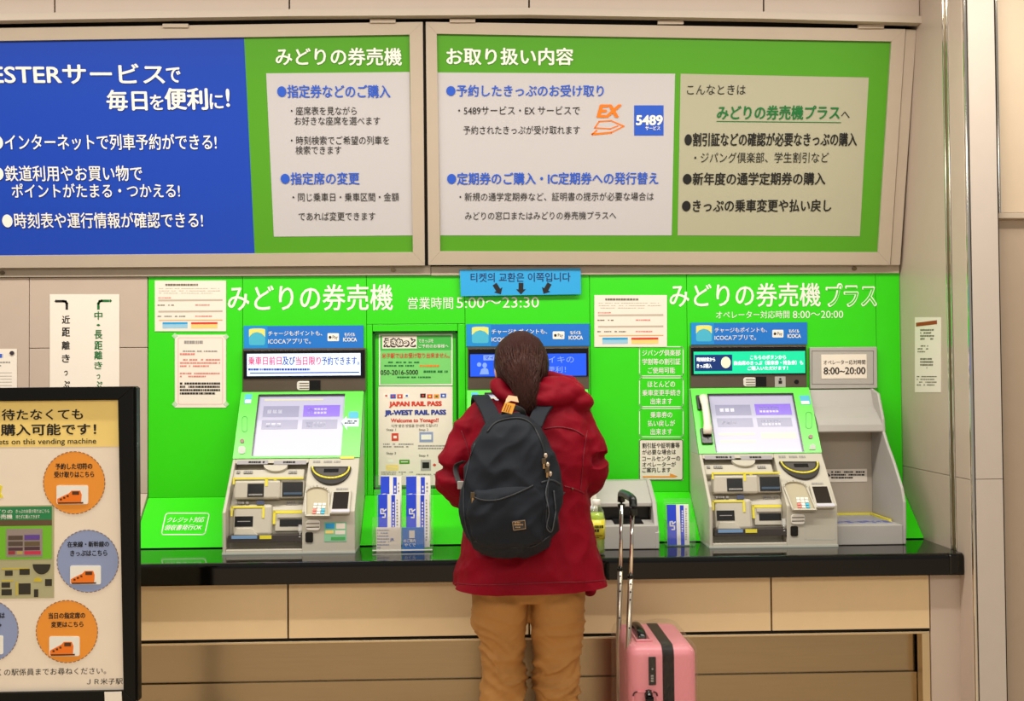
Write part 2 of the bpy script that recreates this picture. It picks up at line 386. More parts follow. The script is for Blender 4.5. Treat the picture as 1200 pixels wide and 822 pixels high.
# rounded notices right of centre
for k, (y0, y1, tx) in enumerate(((406.6, 440.8, ('ジパング倶楽部', '学割等の割引証', 'ご使用可能')), (443.2, 476.8, ('ほとんどの', '乗車変更手続き', '出来ます')), (479.2, 512.2, ('乗車券の', '払い戻しが', '出来ます')))):
    bm = B(); outline(bm, PW, rrect(749.5, y0, 800.5, y1, 2.6), .9, 0, .0012); fin('notice_outline', bm, K['white'], fa)
    h = (y1 - y0)
    its = []
    for j, t in enumerate(tx):
        wd = len(t) * 6.4; xm = 775
        its.append((t, xm - wd / 2, y0 + 3.5 + j * h * .3, xm + wd / 2, y0 + 3.5 + j * h * .3 + 7.4, .012))
    letters('notice_lettering', PW, its, K['white'], fa)

# ---------------------------------------------------------------- counter
ct = empty('counter', (0, YF, 0), 'black stone topped counter with beige front panels under the ticket machines', 'counter')
bm = B(); prof = []
th = .076; r = .018
for i in range(7):
    a = PI / 2 * i / 6; prof.append(Vector((XL, YF + r - r * math.sin(a), ZC - r + r * math.cos(a))))
prof += [Vector((XL, YF, ZC - th)), Vector((XL, -.05, ZC - th)), Vector((XL, .02, ZC - th)), Vector((XL, .02, ZC))]
x1 = wallplane(YF).at(1123, 655)[0]
x1 = XS - .002
prism(bm, prof, Vector((x1 - XL, 0, 0))); fin('countertop', bm, K['stone'], ct)
# rounded end block beyond the side wall line
bm = B(); box(bm, x1 - .055, x1 + .0, YF - .004, YF + .03, ZC - th - .001, ZC); fin('countertop_end', bm, K['stone'], ct, bev=.008)
YP = YF + .045
PB = wallplane(YP)
zb0 = PB.at(500, 746)[1]; zb1 = ZC - th
jx = [-420, 69, 337.5, 620, 904, 1090]
for a, b in zip(jx[:-1], jx[1:]):
    bm = B(); box(bm, PB.at(a, 710)[0] + .003, PB.at(b, 710)[0] - .003, YP, YP + .02, zb0, zb1 - .001); fin('front_panel', bm, mat('lightened_laminate', (224, 196, 152), .35), ct, bev=.001)  # yellower laminate, its colour also lightened to make up for weak light down low
xe = PB.at(1090, 710)[0]
bm = B(); box(bm, XL, XS, YP + .012, .03, zb0 - .01, zb1); fin('carcass', bm, K['dark'], ct)
# stainless kick recess
PK = wallplane(YP + .008)
zf = PK.at(500, 752)[1]
bm = B(); box(bm, XL, xe - .002, YP + .004, YP + .05, zf, zb0 - .012); fin('kick_frame', bm, K['steelf'], ct, bev=.001)
bm = B(); box(bm, xe - .03, xe - .002, YP + .004, YP + .05, 0, zf - .0005); fin('kick_frame', bm, K['steelf'], ct, bev=.001)
PK2 = wallplane(YP + .07)
zk2 = PK2.at(500, 796)[1]
bm = B(); box(bm, XL, xe - .03, YP + .07, YP + .09, zk2, zf + .01); fin('kick_panel', bm, K['steel'], ct)
bm = B(); box(bm, XL, xe - .03, YP + .055, YP + .075, 0.0, zk2 - .001); fin('kick_panel', bm, K['steel'], ct)
bm = B(); box(bm, xe + .001, XS, YP - .002, YP + .012, 0, zb1 - .001); fin('end_panel', bm, K['beige'], ct)
bm = B(); rect(bm, wallplane(YP + .068), 201, 747.5, 215, 751.5, 0, .003); fin('floor_clip', bm, K['dark'], ct)

# ---------------------------------------------------------------- signboards
def signboard(label, o, i, panels, hinge, texts, extra=None):
    c = [PL.w(*PL.at(*q)) for q in o]
    root = empty('hinged_signboard', (c[2] + c[3]) / 2, label, 'signboard', 'large framed signboards above the machines')
    bm = B(); cut_rect_frame(bm, PL, o, i, -.03, .012); fin('frame', bm, K['beige_frame'], root, bev=.001)
    bm = B(); quad(bm, PL, o, -.05, -.006); fin('backboard', bm, K['dark'], root)
    for nm, m, q, d in panels:
        bm = B(); quad(bm, PL, q, -.006, d); fin(nm, bm, K[m], root)
    for x, y in hinge:
        bm = B(); quad(bm, PL, [(x - 15, y - 2), (x + 15, y - 2), (x + 15, y + 2.5), (x - 15, y + 2.5)], .004, .02)
        fin('hinge', bm, K['beige_frame'], root, bev=.001)
    for nm, m, its in texts: letters(nm, PL, its, K[m], root, d=.004)
    return root
s1 = signboard('large hinged signboard at left with blue and green halves and white lettering',
    [(-330, 38), (495.5, 26), (498, 311), (-330, 316)], [(-300, 53), (480, 41), (484, 295.5), (-300, 302)],
    [('blue_panel', 'lbblue', [(-300, 53), (286, 44.3), (298.5, 297), (-300, 302)], 0.0), ('green_panel', 'lbgreen', [(286, 44.3), (480, 41), (484, 295.5), (298.5, 297)], 0.0),
     ('white_panel', 'lbwhite', [(312, 86), (480, 84.5), (484, 276), (321, 277.5)], .0015)],
    [(207, 30.5), (449, 25)],
    [('lettering', 'white', [('WESTERサービス', -44, 74.5, 193.5, 98.5, .022), ('で', 195, 79, 212, 97, .02), ('毎日', 125, 105.5, 173, 130, .025), ('を', 176, 111, 192, 129, .02), ('便利', 193, 103, 244, 129, .03), ('に', 246, 110, 262, 128, .02), ('!', 265, 104, 269.5, 125.5, .02),
        ('●インターネットで列車予約ができる!', -8, 157, 254, 176, .01), ('●鉄道利用やお買い物で', -8, 194, 167, 212.5, .01), ('ポイントがたまる・つかえる!', 14, 215, 211, 231.5, .01), ('●時刻表や運行情報が確認できる!', 3, 249, 238, 267.5, .01),
        ('みどりの券売機', 323, 56, 471, 77, .02)]),
     ('blue_lettering', 'tblue', [('●指定券などのご購入', 325, 99.5, 457.5, 115, .02), ('●指定席の変更', 329, 202, 421.5, 216.5, .02)]),
     ('black_lettering', 'black', [('・座席表を見ながら', 341, 125, 418, 135), ('お好きな座席を選べます', 345.5, 136.7, 445.5, 146.7), ('・時刻検索でご希望の列車を', 341, 159.5, 456, 169.7), ('検索できます', 346.5, 171, 400, 181),
        ('・同じ乗車日・乗車区間・金額', 343, 226, 467.5, 236), ('であれば変更できます', 350, 248.5, 440, 258.5)])])
s2 = signboard('large hinged signboard at right, green with white and khaki panels',
    [(499, 26), (1060, 34.5), (1042, 310.5), (502, 310.5)], [(512, 40), (1043.5, 49), (1028, 295.5), (516, 294.5)],
    [('green_panel', 'lbgreen', [(512, 40), (1043.5, 49), (1028, 295.5), (516, 294.5)], 0.0), ('white_panel', 'lbwhite', [(512.5, 85), (791, 86.5), (787, 276), (516, 276)], .0015),
     ('khaki_panel', 'khaki', [(797.5, 86.5), (1018, 91), (1007.5, 277), (794, 276)], .0015), ('blue_logo_square', 'tblue', [(743, 123.5), (777.5, 123.5), (777.5, 159), (743, 159)], .0025)],
    [(542, 24.5), (785, 26.5), (1019, 31.5)],
    [('title_lettering', 'white', [('お取り扱い内容', 523, 56, 672, 76.5, .025), ('5489', 745, 135, 776.5, 147, .04), ('サービス', 756, 148, 773.5, 152.6, .02)]),
     ('blue_lettering', 'tblue', [('●予約したきっぷのお受け取り', 523, 99.5, 707.5, 113.5, .02), ('●定期券のご購入・IC定期券への発行替え', 524, 202, 771.5, 216.5, .02)]),
     ('black_lettering', 'black', [('・5489サービス・EX サービスで', 537, 124.5, 679.5, 134.5), ('予約されたきっぷが受け取れます', 543, 147.5, 679.5, 157.5), ('・新規の通学定期券など、証明書の提示が必要な場合は', 538.5, 225.5, 766, 235.5), ('みどりの窓口またはみどりの券売機プラスへ', 545, 248, 722, 257.5),
        ('こんなときは', 805, 99.5, 873.5, 111), ('へ', 985.5, 131, 995.5, 138.6), ('●割引証などの確認が必要なきっぷの購入', 802, 155.5, 1004, 171.5, .02), ('・ジパング倶楽部、学生割引など', 813.5, 178.5, 971, 191), ('●新年度の通学定期券の購入', 800, 202, 967, 217, .02), ('●きっぷの乗車変更や払い戻し', 799, 233.5, 974, 248.5, .02)]),
     ('green_lettering', 'dgreen', [('みどりの券売機プラス', 840, 123.5, 984, 140.5, .025)]),
     ('orange_logo_lettering', 'orange', [('EX', 699, 122.5, 728.5, 138, .05, .25)])])
bm = B(); stroke(bm, PL, (840, 142.3), (985, 143.8), 1.0, .0015, .003); fin('underline', bm, K['dgreen'], s2)
bm = B()
for a, b, wd in (((694, 157.5), (716, 155.5), 2.4), ((716, 155.5), (731, 148), 1.6), ((731, 148), (716, 141.5), 1.6), ((716, 141.5), (702, 142.5), 1.6), ((702, 142.5), (697, 150), 1.6), ((697, 150), (715, 151), 1.5), ((715, 151), (724, 147.5), 1.4), ((694, 157.5), (699, 153), 1.8)):
    stroke(bm, PL, a, b, wd, .0015, .003)
fin('orange_train_logo', bm, K['orange'], s2)
# filler strip right of the second signboard
bm = B(); quad(bm, PL, [(1061, 34.5), (1073, 35), (1054, 310.5), (1043, 310.5)], -.05, .006)
fin('side_strip', bm, K['beige_frame'], t2)
bm = B(); quad(bm, PL, [(495.5, 27), (499, 27), (502, 311), (498, 311)], -.05, -.01); fin('shadow_gap', bm, K['dark'], t2)
# ---------------------------------------------------------------- banner in Korean
PBN = wallplane(-.02)
bn = empty('hanging_banner', Q(610, 346, -.02), 'light blue banner with Korean lettering and three black arrows', 'banner')
bm = B(); quad(bm, PBN, [(538.7, 316.5), (680.5, 314.5), (680.8, 345), (540, 347.3)], -.001, 0); fin('banner_sheet', bm, K['sky'], bn)
letters('lettering', PBN, [('티켓의 교환은 이쪽입니다', 551.5, 319.8, 668.5, 330.5, .01)], K['navy'], bn, d=.001)
bm = B()
def arrow(bm, pl, tip, ang, L, wd, hd, d0, d1):
    c, s = math.cos(ang), math.sin(ang)
    pts = [(0, 0), (-hd, -hd * .95), (-hd, -wd / 2), (-L, -wd / 2), (-L, wd / 2), (-hd, wd / 2), (-hd, hd * .95)]
    quad(bm, pl, [(tip[0] + x * c - y * s, tip[1] + x * s + y * c) for x, y in pts], d0, d1)
arrow(bm, PBN, (587, 345), math.radians(58), 14, 5.5, 6, 0, .001); arrow(bm, PBN, (610.5, 345.2), math.radians(90), 13.5, 5.5, 6, 0, .001); arrow(bm, PBN, (637, 344.5), math.radians(120), 14, 5.5, 6, 0, .001)
fin('arrows', bm, K['black'], bn)

exec_after = []
# ---------------------------------------------------------------- blue card banners above the machines
def blue_banner(x0, y0, x1, y1, where):
    PC = wallplane(-.006)
    r_ = empty('blue_app_sign', Q((x0 + x1) / 2, y1, 0), 'blue sign for charging and points above the ' + where, 'sign', 'blue signs above the three ticket machines')
    bm = B(); rect(bm, PC, x0, y0, x1, y1, -.005, 0)
    fin('sign_board', bm, K['sky2'], r_)
    W_, H_ = x1 - x0, y1 - y0
    X = lambda f: x0 + f * W_; Y = lambda f: y0 + f * H_
    bm = B(); rect(bm, PC, x0, y0, X(.2), y1, 0, .0006); fin('light_end', bm, mat('light_azure', (24, 140, 214), .35), r_)
    letters('lettering', PC, [('チャージもポイントも、', X(.205), Y(.22), X(.655), Y(.45), .008), ('ICOCAアプリで。', X(.205), Y(.56), X(.56), Y(.80), .008), ('モバイル', X(.84), Y(.30), X(.93), Y(.47), .03), ('ICOCA', X(.83), Y(.52), X(.945), Y(.70), .03)], K['white'], r_, d=.001)
    bm = B(); poly(bm, PC, rrect(X(.70), Y(.33), X(.795), Y(.68), 1), 0, .001); fin('pay_plate', bm, K['white'], r_)
    bm = B(); disc(bm, PC, X(.722), Y(.51), 1.6, 1.7, .001, .0016, 10); o_ = fin('pay_mark', bm, K['black'], r_)
    letters('pay_lettering', PC, [('Pay', X(.742), Y(.43), X(.785), Y(.62))], K['black'], r_, d=.0016)
    bm = B(); poly(bm, PC, rrect(X(.045), Y(.12), X(.18), Y(.86), 2.4), 0, .001); fin('app_icon', bm, K['cyanp'], r_)
    bm = B(); poly(bm, PC, [(X(.045), Y(.16)), (X(.08), Y(.12)), (X(.15), Y(.12)), (X(.18), Y(.16)), (X(.18), Y(.5)), (X(.15), Y(.34)), (X(.11), Y(.28)), (X(.075), Y(.34)), (X(.045), Y(.5))], .001, .0016); fin('icon_cap', bm, mat('pale_yellow', (226, 224, 120), .45), r_)
blue_banner(285.5, 382, 426, 408.5, 'left ticket machine')
blue_banner(546.5, 380, 691, 406, 'middle ticket machine where the person stands')
blue_banner(809.5, 378.3, 946, 404, 'right ticket machine with the handset')

# ---------------------------------------------------------------- ticket machines
xA = Q(283, 461, -.03).x; xB = Q(426, 461, -.03).x; WM = xB - xA
Z1, Z2, Z3 = .155, .338, .590        # above the counter: knee, bezel foot, bezel top
YB, Y2, Y3 = -.37, -.19, -.03
PBZ0 = Plane((0, Y2, ZC + Z2), (1, 0, 0), (0, Y3 - Y2, Z3 - Z2))
PCS0 = Plane((0, YB, ZC + Z1), (1, 0, 0), (0, Y2 - YB, Z2 - Z1))
PCV0 = Plane((0, YB, ZC), (1, 0, 0), (0, 0, 1))
PRC0 = Plane((0, YB + .045, ZC), (1, 0, 0), (0, .045 + .02, Z2))      # back of the console recess
PMN0 = wallplane(-.02)
def yprof(z):     # front of the machine at height z
    if z <= Z1: return YB
    return YB + (Y2 - YB) * (z - Z1) / (Z2 - Z1)
def machine(dx, label, kind):
    WM = (Q(947.5, 460, -.03).x - Q(809, 460, -.03).x) if kind == 'phone' else (xB - xA)
    root = empty('ticket_machine', (xA + dx + WM / 2, YB / 2, ZC), label, 'ticket machine', 'green ticket machines on the counter')
    BZ, CS, CV, RC, MN = [Moved(p, dx) for p in (PBZ0, PCS0, PCV0, PRC0, PMN0)]
    x0, x1 = xA + dx, xA + dx + WM
    def X(px, pl=PCS0, py=580): return pl.at(px, py)[0] + dx
    xl = x0 + .012; xr = X(356.5)
    def full(x0_, x1_, inset=0, zmin=0):
        y = lambda v: v + inset
        return [Vector((x0_, y(YB), ZC + .001 + zmin)), Vector((x0_, y(YB), ZC + Z1)), Vector((x0_, y(Y2), ZC + Z2)), Vector((x0_, -.003, ZC + Z2)), Vector((x0_, -.003, ZC + .001 + zmin))]
    bm = B()
    prism(bm, full(x0, xl), Vector((xl - x0, 0, 0)))                       # left cheek
    prism(bm, full(xr, x1), Vector((x1 - xr, 0, 0)))                       # right column
    p = full(xl, xr, .06); prism(bm, p, Vector((xr - xl, 0, 0)))            # recessed back
    box(bm, xl, xr, YB, YB + .07, ZC, ZC + .018)                            # sill
    zz = Z2 - .016
    prism(bm, [Vector((xl, yprof(zz), ZC + zz)), Vector((xl, Y2, ZC + Z2)), Vector((xl, Y2 + .07, ZC + Z2)), Vector((xl, yprof(zz) + .07, ZC + zz))], Vector((xr - xl, 0, 0)))
    fin('console', bm, K['mbody'], root, bev=.003)
    bm = B(); box(bm, x0 - .001, x1 + .001, YB - .002, -.003, ZC + .0005, ZC + .008); fin('plinth', bm, K['mside'], root)
    # head with green bezel
    bm = B(); prism(bm, [Vector((x0, Y2 + .012, ZC + Z2)), Vector((x0, Y3 + .01, ZC + Z3)), Vector((x0, -.003, ZC + Z3)), Vector((x0, -.003, ZC + Z2))], Vector((WM, 0, 0))); fin('head', bm, K['mside'], root)
    L = math.hypot(Y3 - Y2, Z3 - Z2)
    u0, u1 = xA, xB
    def local(a, b, d): return BZ.w(a, b, d)
    # bezel as a frame around the screen opening
    if kind == 'phone': so = [(838, 463), (927, 461), (936.5, 529.5), (841, 529)]; sdx = 0.0; SP = PBZ0
    else: so = [(304, 464.5), (402.5, 464.5), (398, 535), (297, 534.5)]; SP = BZ
    if kind == 'phone':
        a0, b0 = SP.at(834, 498)[0], SP.at(936, 498)[0]; c0, c1 = SP.at(885, 531)[1], SP.at(885, 462)[1]; wfn = lambda a, b, d=0: SP.w(a, b, d)
        ua, ub = x0, x1
    else:
        a0, b0 = PBZ0.at(299, 500)[0], PBZ0.at(402, 500)[0]; c0, c1 = PBZ0.at(350, 535)[1], PBZ0.at(350, 463)[1]; wfn = lambda a, b, d=0: BZ.w(a, b, d)
        ua, ub = xA, xB
    def R2(bm, a, c, b, d, t0, t1): prism(bm, [wfn(a, c, t0), wfn(b, c, t0), wfn(b, d, t0), wfn(a, d, t0)], PBZ0.n * (t1 - t0))
    bm = B()
    R2(bm, ua, 0, a0, L, -.012, .004); R2(bm, b0, 0, ub, L, -.012, .004); R2(bm, a0, 0, b0, c0, -.012, .004); R2(bm, a0, c1, b0, L, -.012, .004)
    fin('bezel', bm, K['mgreen'], root)
    bm = B(); R2(bm, a0 - .001, c0, a0 + .004, c1, .0, .0045); R2(bm, a0, c1 - .005, b0, c1 + .001, 0, .0045)
    if kind == 'phone': R2(bm, b0 - .004, c0, b0 + .001, c1, .0, .0045)
    fin('screen_edge', bm, K['bezelb'], root)
    bm = B(); R2(bm, a0, c0, b0, c1, -.011, -.003)
    scr = fin('screen', bm, screenmat('touch_screen', (172, 172, 196), .22, .08), root)
    sw, sh = b0 - a0, c1 - c0
    def SR(bm, fx0, fy0, fx1, fy1): R2(bm, a0 + fx0 * sw, c1 - fy1 * sh, a0 + fx1 * sw, c1 - fy0 * sh, -.003, -.0024)
    bm = B()
    for r_ in ((.07, .18, .48, .36), (.07, .41, .48, .56), (.53, .41, .93, .56)): SR(bm, *r_)
    fin('screen_buttons', bm, screenmat('screen_grey', (140, 140, 168), .2), scr)
    bm = B(); SR(bm, .53, .17, .95, .36); fin('purple_button', bm, screenmat('screen_purple', (126, 100, 204), .3), scr)
    bm = B()
    if kind == 'phone':
        for r_ in ((.07, .66, .48, .70), (.07, .78, .48, .82)): SR(bm, *r_)
        SR(bm, .55, .66, .95, .76)
        fin('screen_lines', bm, screenmat('screen_pale', (190, 190, 170), .25), scr)
    else:
        SR(bm, .07, .06, .75, .09); fin('screen_lines', bm, screenmat('screen_pale', (190, 190, 170), .25), scr)
    bm = B()
    rr = random.Random(3)
    for fx_, fy_ in ((.12, .24), (.12, .46), (.58, .22), (.58, .28), (.58, .45), (.58, .50)):
        x_ = fx_
        for k in range(3 if fx_ < .5 else 6):
            wd = .045 if fx_ < .5 else .028; SR(bm, x_, fy_, x_ + wd, fy_ + (.06 if fx_ < .5 else .035)); x_ += wd * 1.35
    fin('screen_text', bm, screenmat('screen_white', (214, 214, 226), .3), scr)
    # monitor box over the head
    mx0, my0, mx1, my1 = (285.5, 410.5, 423.5 if kind == 'phone' else 427.5, 444)
    bm = B(); rect(bm, MN, mx0 - 1, my0 - 2, mx1 + 1.0, 459, -.017, -.002); fin('monitor_housing', bm, K['grille'], root)
    bm = B(); rect(bm, MN, mx0, my0, mx1, my1, -.018, .004); mon = fin('monitor', bm, K['bezelb'], root, bev=.001)
    # strip with reader
    bm = B(); poly(bm, MN, rrect(348, 447, 364, 457.5, 3), -.002, .003)
    fin('reader_chrome', bm, mat('chrome_painted_bright', (244, 240, 230), .35, metal=.4), root, bev=.001)  # pale, less metallic colour stands in for bright reflections on the chrome
    bm = B(); rect(bm, MN, 362.5, 446, 375.5, 457.5, -.002, .0035); fin('reader_slot', bm, K['slot'], root)
    for yy in (449.5, 452.5, 455.5):
        bm = B(); rect(bm, MN, 351, yy - .5, 362, yy + .4, .003, .004); fin('reader_rib', bm, K['grille'], root)
    # ---- console furniture
    def cb(name, pl, x0_, y0_, x1_, y1_, d0, d1, m, bev=0.0, par=None):
        bm = B(); rect(bm, pl, x0_, y0_, x1_, y1_, d0, d1); return fin(name, bm, K[m] if isinstance(m, str) else m, par or root, bev=bev)
    lp = cb('upper_lip', CS, 270, 548, 356, 560, -.045, -.010, 'mbody', .006)
    mA = cb('ticket_outlet', RC, 276, 564, 330, 586, -.02, .030, 'mbody', .008)
    cb('slot', RC, 292, 568, 311, 583.5, .025, .0315, 'slot', 0, mA); cb('slot_lip', RC, 293.5, 580, 309.5, 582, .0315, .036, 'chrome', 0, mA)
    mB = cb('banknote_slot', RC, 329.5, 563.5, 357, 584.5, -.02, .022, 'mbody', .004)
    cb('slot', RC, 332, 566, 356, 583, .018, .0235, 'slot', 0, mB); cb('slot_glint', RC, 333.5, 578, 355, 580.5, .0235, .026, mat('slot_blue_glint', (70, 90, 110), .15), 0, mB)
    mC = cb('card_slot', RC, 274.5, 592, 320, 629, -.02, .026, 'mbody', .012)
    cb('slot', RC, 276.8, 606, 298, 618, .02, .0275, 'slot', 0, mC); cb('slot_line', RC, 280, 611.5, 295, 612.4, .0275, .0285, 'greyp', 0, mC)
    bm = B(); poly(bm, RC, [(279, 620), (297, 620), (304, 628), (276, 628)], .02, .034); fin('card_rest', bm, K['mbody'], mC, bev=.002)
    mD = cb('change_outlet', RC, 323, 600, 356, 623, -.02, .012, 'mbody', .003)
    cb('slot', RC, 328.5, 609, 355, 617.5, .008, .0135, 'slot', 0, mD); cb('outlet_lid', RC, 326, 603, 355, 607.5, .012, .02, 'mbody', .001, mD)
    for nm, r_ in (('yellow_line', (276, 560.8, 357, 562.8)), ('yellow_line', (275, 560.8, 277, 569)), ('yellow_line', (312.5, 562, 315.5, 571)), ('yellow_line', (321.5, 562, 324.5, 571)),
                   ('yellow_line', (273, 594, 311, 596.2)), ('yellow_line', (272.5, 594, 274.5, 606)), ('yellow_line', (309, 595, 311.5, 608)), ('yellow_line', (321, 599, 356, 602.2)), ('yellow_line', (320.5, 599, 323.5, 615))):
        dd = .0275 if (r_[1] > 590 and r_[2] < 315) else (.03 if (r_[1] < 565 and r_[0] < 320) else .013)
        cb(nm, RC, *r_, dd - .004, dd + .0012, 'yellow')
    cb('small_display', RC, 302.5, 588, 311, 593, .024, .029, mat('small_display_blue', (76, 84, 110), .2))
    cb('tray', CV, 267, 628, 355, 636, -.05, -.004, mat('dark_tray', (64, 58, 56), .35), .001)
    PT_ = Moved(Plane((0, YB + .005, ZC + .035), (1, 0, 0), (0, .3, .09)), dx)
    cb('blue_sticker', CV, 271, 628.3, 301, 632, -.005, -.0025, mat('tray_blue', (120, 158, 200), .4)); cb('yellow_sticker', CV, 304, 628, 318, 632.2, -.005, -.0025, 'yellow')
    lbm = mat('console_label_grey', (160, 156, 158), .45)
    cb('label_plate', CS, 278, 540.2, 314, 544.6, 0, .0012, lbm); cb('label_plate', CS, 321, 540.4, 359, 544.8, 0, .0012, lbm)
    bm = B(); bars(bm, CS, 288, 541.3, 312, 543.8, 1, .0026, .8, 2); bars(bm, CS, 332, 541.3, 356, 543.8, 1, .0026, .8, 4); fin('small_print', bm, K['black'], root)
    bm = B(); bars(bm, CS, 367, 540.5, 408, 543.6, 1, .0016, .8, 5); bars(bm, CS, 394, 572.5, 410, 575, 1, .0016, .9, 6); fin('small_print', bm, K['greyp'], root)
    bm = B(); bars(bm, CS, 277, 551, 306, 554.5, 1, -.0085, .8, 7); bars(bm, CS, 338, 551, 355, 554.5, 1, -.0085, .8, 8); fin('small_print', bm, K['greyp'], root)
    bm = B(); bars(bm, RC, 278, 589, 300, 592, 1, .0275, .8, 9); fin('small_print', bm, K['greyp'], root)
    bm = B(); bars(bm, RC, 336, 588, 354, 593, 2, .0045, .8, 10); fin('small_print', bm, K['greyp'], root)
    # notch in the upper lip
    bm = B(); disc(bm, CS, 323, 545.6, 14, 7, -.009, .002, 16, 0, PI); fin('lip_notch', bm, K['mbody'], root)
    # coin bowl
    bm = B()
    disc(bm, CS, 388, 548.5, 23.8, 21.0, -.001, .010, 24, 0, PI); bw = fin('coin_bowl', bm, K['bowl'], root, bev=.003)
    bm = B(); disc(bm, CS, 388, 551, 18, 10.5, .0100, .0112, 20, 0, PI); fin('coin_well', bm, mat('coin_well', (78, 74, 70), .35), bw)
    bm = B(); a_ = [(388 + 21.5 * math.cos(t), 550 + 12.5 * math.sin(t)) for t in [PI * i / 16 for i in range(17)]]
    for i in range(16): stroke(bm, CS, a_[i], a_[i + 1], 1.6, .0095, .0125)
    fin('yellow_rim', bm, K['yellow'], bw)
    bm = B(); rect(bm, CS, 380, 552, 397, 556, .010, .0125); fin('coin_slot', bm, K['slot'], bw)
    # keypad niche
    bm = B(); pts = [(358.5, 606)] + [(372 - 13.5 * math.cos(t), 579 - 7 * math.sin(t)) for t in [PI * i / 10 for i in range(11)]] + [(386, 606)]
    for i in range(len(pts)): stroke(bm, CS, pts[i], pts[(i + 1) % len(pts)], 1.6, .0, .010)
    kp = fin('keypad_hood', bm, K['mbody'], root)
    bm = B(); poly(bm, CS, pts, .0, .0015); fin('keypad_back', bm, mat('keypad_beige', (178, 168, 140), .5), kp)
    for r_ in range(4):
        for c_ in range(3):
            x_ = 368 + c_ * 5 - r_ * .6; y_ = 591 + r_ * 3.3
            m_ = {(3, 0): 'pinkp', (3, 2): 'cyanp', (2, 0): 'pinkp', (2, 2): 'cyanp'}.get((r_, c_), 'white')
            cb('key', CS, x_, y_, x_ + 4, y_ + 2.4, .0015, .006, m_, 0, kp)
    # reader screen, chrome card slot, stickers
    rs = cb('card_reader', CS, 387.5, 577, 411, 604, 0, .012, 'mbody', .003)
    cb('reader_display', CS, 390.5, 579.5, 408.5, 599, .012, .0135, mat('dark_display', (38, 32, 28), .15), 0, rs)
    cb('reader_foot', CS, 388.5, 600, 410, 603, .012, .014, mat('lilac_grey', (200, 198, 210), .4), 0, rs)
    bm = B(); poly(bm, CV, rrect(358.5, 609.5, 375.5, 622, 4), 0, .006); cs_ = fin('card_guide', bm, mat('chrome_painted_bright', (244, 240, 230), .35, metal=.4), root, bev=.002)
    for yy in (613.2, 617.4): cb('guide_groove', CV, 359.5, yy, 374.5, yy + .9, .006, .0068, 'slot', 0, cs_)
    bm = B(); poly(bm, CV, rrect(358, 624, 367, 636, 2), 0, .003); fin('black_window', bm, K['slot'], root)
    if kind != 'phone':
        st = cb('payment_sticker', CV, 380, 612, 406, 635, 0, .0012, mat('pale_green_sticker', (140, 200, 160), .45))
        cb('sticker_blue', CV, 381.5, 613.5, 392, 619.5, .0012, .002, 'sky', 0, st); cb('sticker_card', CV, 394, 613.5, 404.5, 620, .0012, .002, 'paper', 0, st)
        cb('sticker_card', CV, 381.5, 622, 391, 625.5, .0012, .002, 'header', 0, st); cb('sticker_card', CV, 393, 622, 404.5, 626.5, .0012, .002, 'paper', 0, st)
        cb('sticker_band', CV, 388, 629.5, 404.5, 633, .0012, .002, mat('sticker_green', (80, 170, 90), .45), 0, st)
    else:
        bm = B(); outline(bm, CV, [(376, 607), (412, 607), (412, 640), (376, 640)], .5, 0, .0006); fin('hatch_joint', bm, K['mside'], root)
    # clear coin cup
    bm = B(); tubebm(bm, [CV.w(*CV.at(351, 630), -.01), CV.w(*CV.at(351, 623), -.01), CV.w(*CV.at(351.5, 616), -.015)], .008, 12); fin('clear_coin_guide', bm, mat('clear_acrylic', (240, 240, 236), .08, alpha=.35), root)
    # bezel details
    if kind == 'phone':
        SQ = PBZ0
        cb('bezel_sticker', SQ, 937.5, 464.5, 949, 475, .004, .005, 'cyanp'); cb('sticker_white', SQ, 938.5, 471, 948, 474.5, .005, .0056, 'white')
        bm = B(); disc(bm, SQ, 949.5, 513, 2.6, 2.4, .004, .008, 14); fin('call_lamp', bm, mat('brown_lamp', (110, 50, 20), .2), root)
        bm = B(); poly(bm, SQ, [(948, 528), (949, 523), (952, 521.5), (955, 523), (955.5, 528)], .004, .007); fin('volume_button', bm, K['mside'], root)
        bm = B(); outline(bm, SQ, rrect(944, 484, 951, 503, 3), .8, .004, .0048); fin('speaker_grille', bm, mat('grille_green', (56, 176, 44), .3), root)
        # handset on its cradle, a thing apart
        cr = cb('cradle', SQ, 816, 465, 828.5, 482, .004, .014, 'slot', .003); cb('cradle', SQ, 821, 504, 834, 522, .004, .014, 'slot', .003)
    else:
        cb('bezel_sticker', BZ, 287, 463, 295, 474, .004, .005, 'cyanp'); cb('sticker_white', BZ, 287.5, 469.5, 294.5, 473.5, .005, .0056, 'white')
        bm = B(); disc(bm, BZ, 284, 518, 2.6, 2.4, .004, .008, 14); fin('call_lamp', bm, mat('brown_lamp', (110, 50, 20), .2), root)
        bm = B(); poly(bm, BZ, rrect(279.5, 524, 288, 533, 3), .004, .007); fin('volume_button', bm, K['mside'], root)
        bm = B(); outline(bm, BZ, rrect(284, 489, 290, 507, 2.8), .8, .004, .0048); fin('speaker_grille', bm, mat('grille_green', (56, 176, 44), .3), root)
        cb('yellow_tag', BZ, 399, 536, 415, 538.5, .004, .005, 'yellow')
    return root, mon, BZ, MN
dx3 = Q(809, 460, -.03).x - xA; dx2 = Q(547.5, 461, -.03).x - xA
m1, mon1, bz1, mn1 = machine(0, 'left green ticket machine with pale blue message screen and payment stickers', 'a')
m2, mon2, _, mn2 = machine(dx2, 'middle green ticket machine, mostly hidden behind the standing person', 'a')
m3, mon3, _, mn3 = machine(dx3, 'right green ticket machine with a white telephone handset', 'phone')
MF = wallplane(-.0242)
bm = B(); rect(bm, MF, 289.5, 414.5, 422.5, 440.5, 0, .0008); fin('message_screen', bm, screenmat('screen_paleblue', (196, 214, 246), .75), mon1)
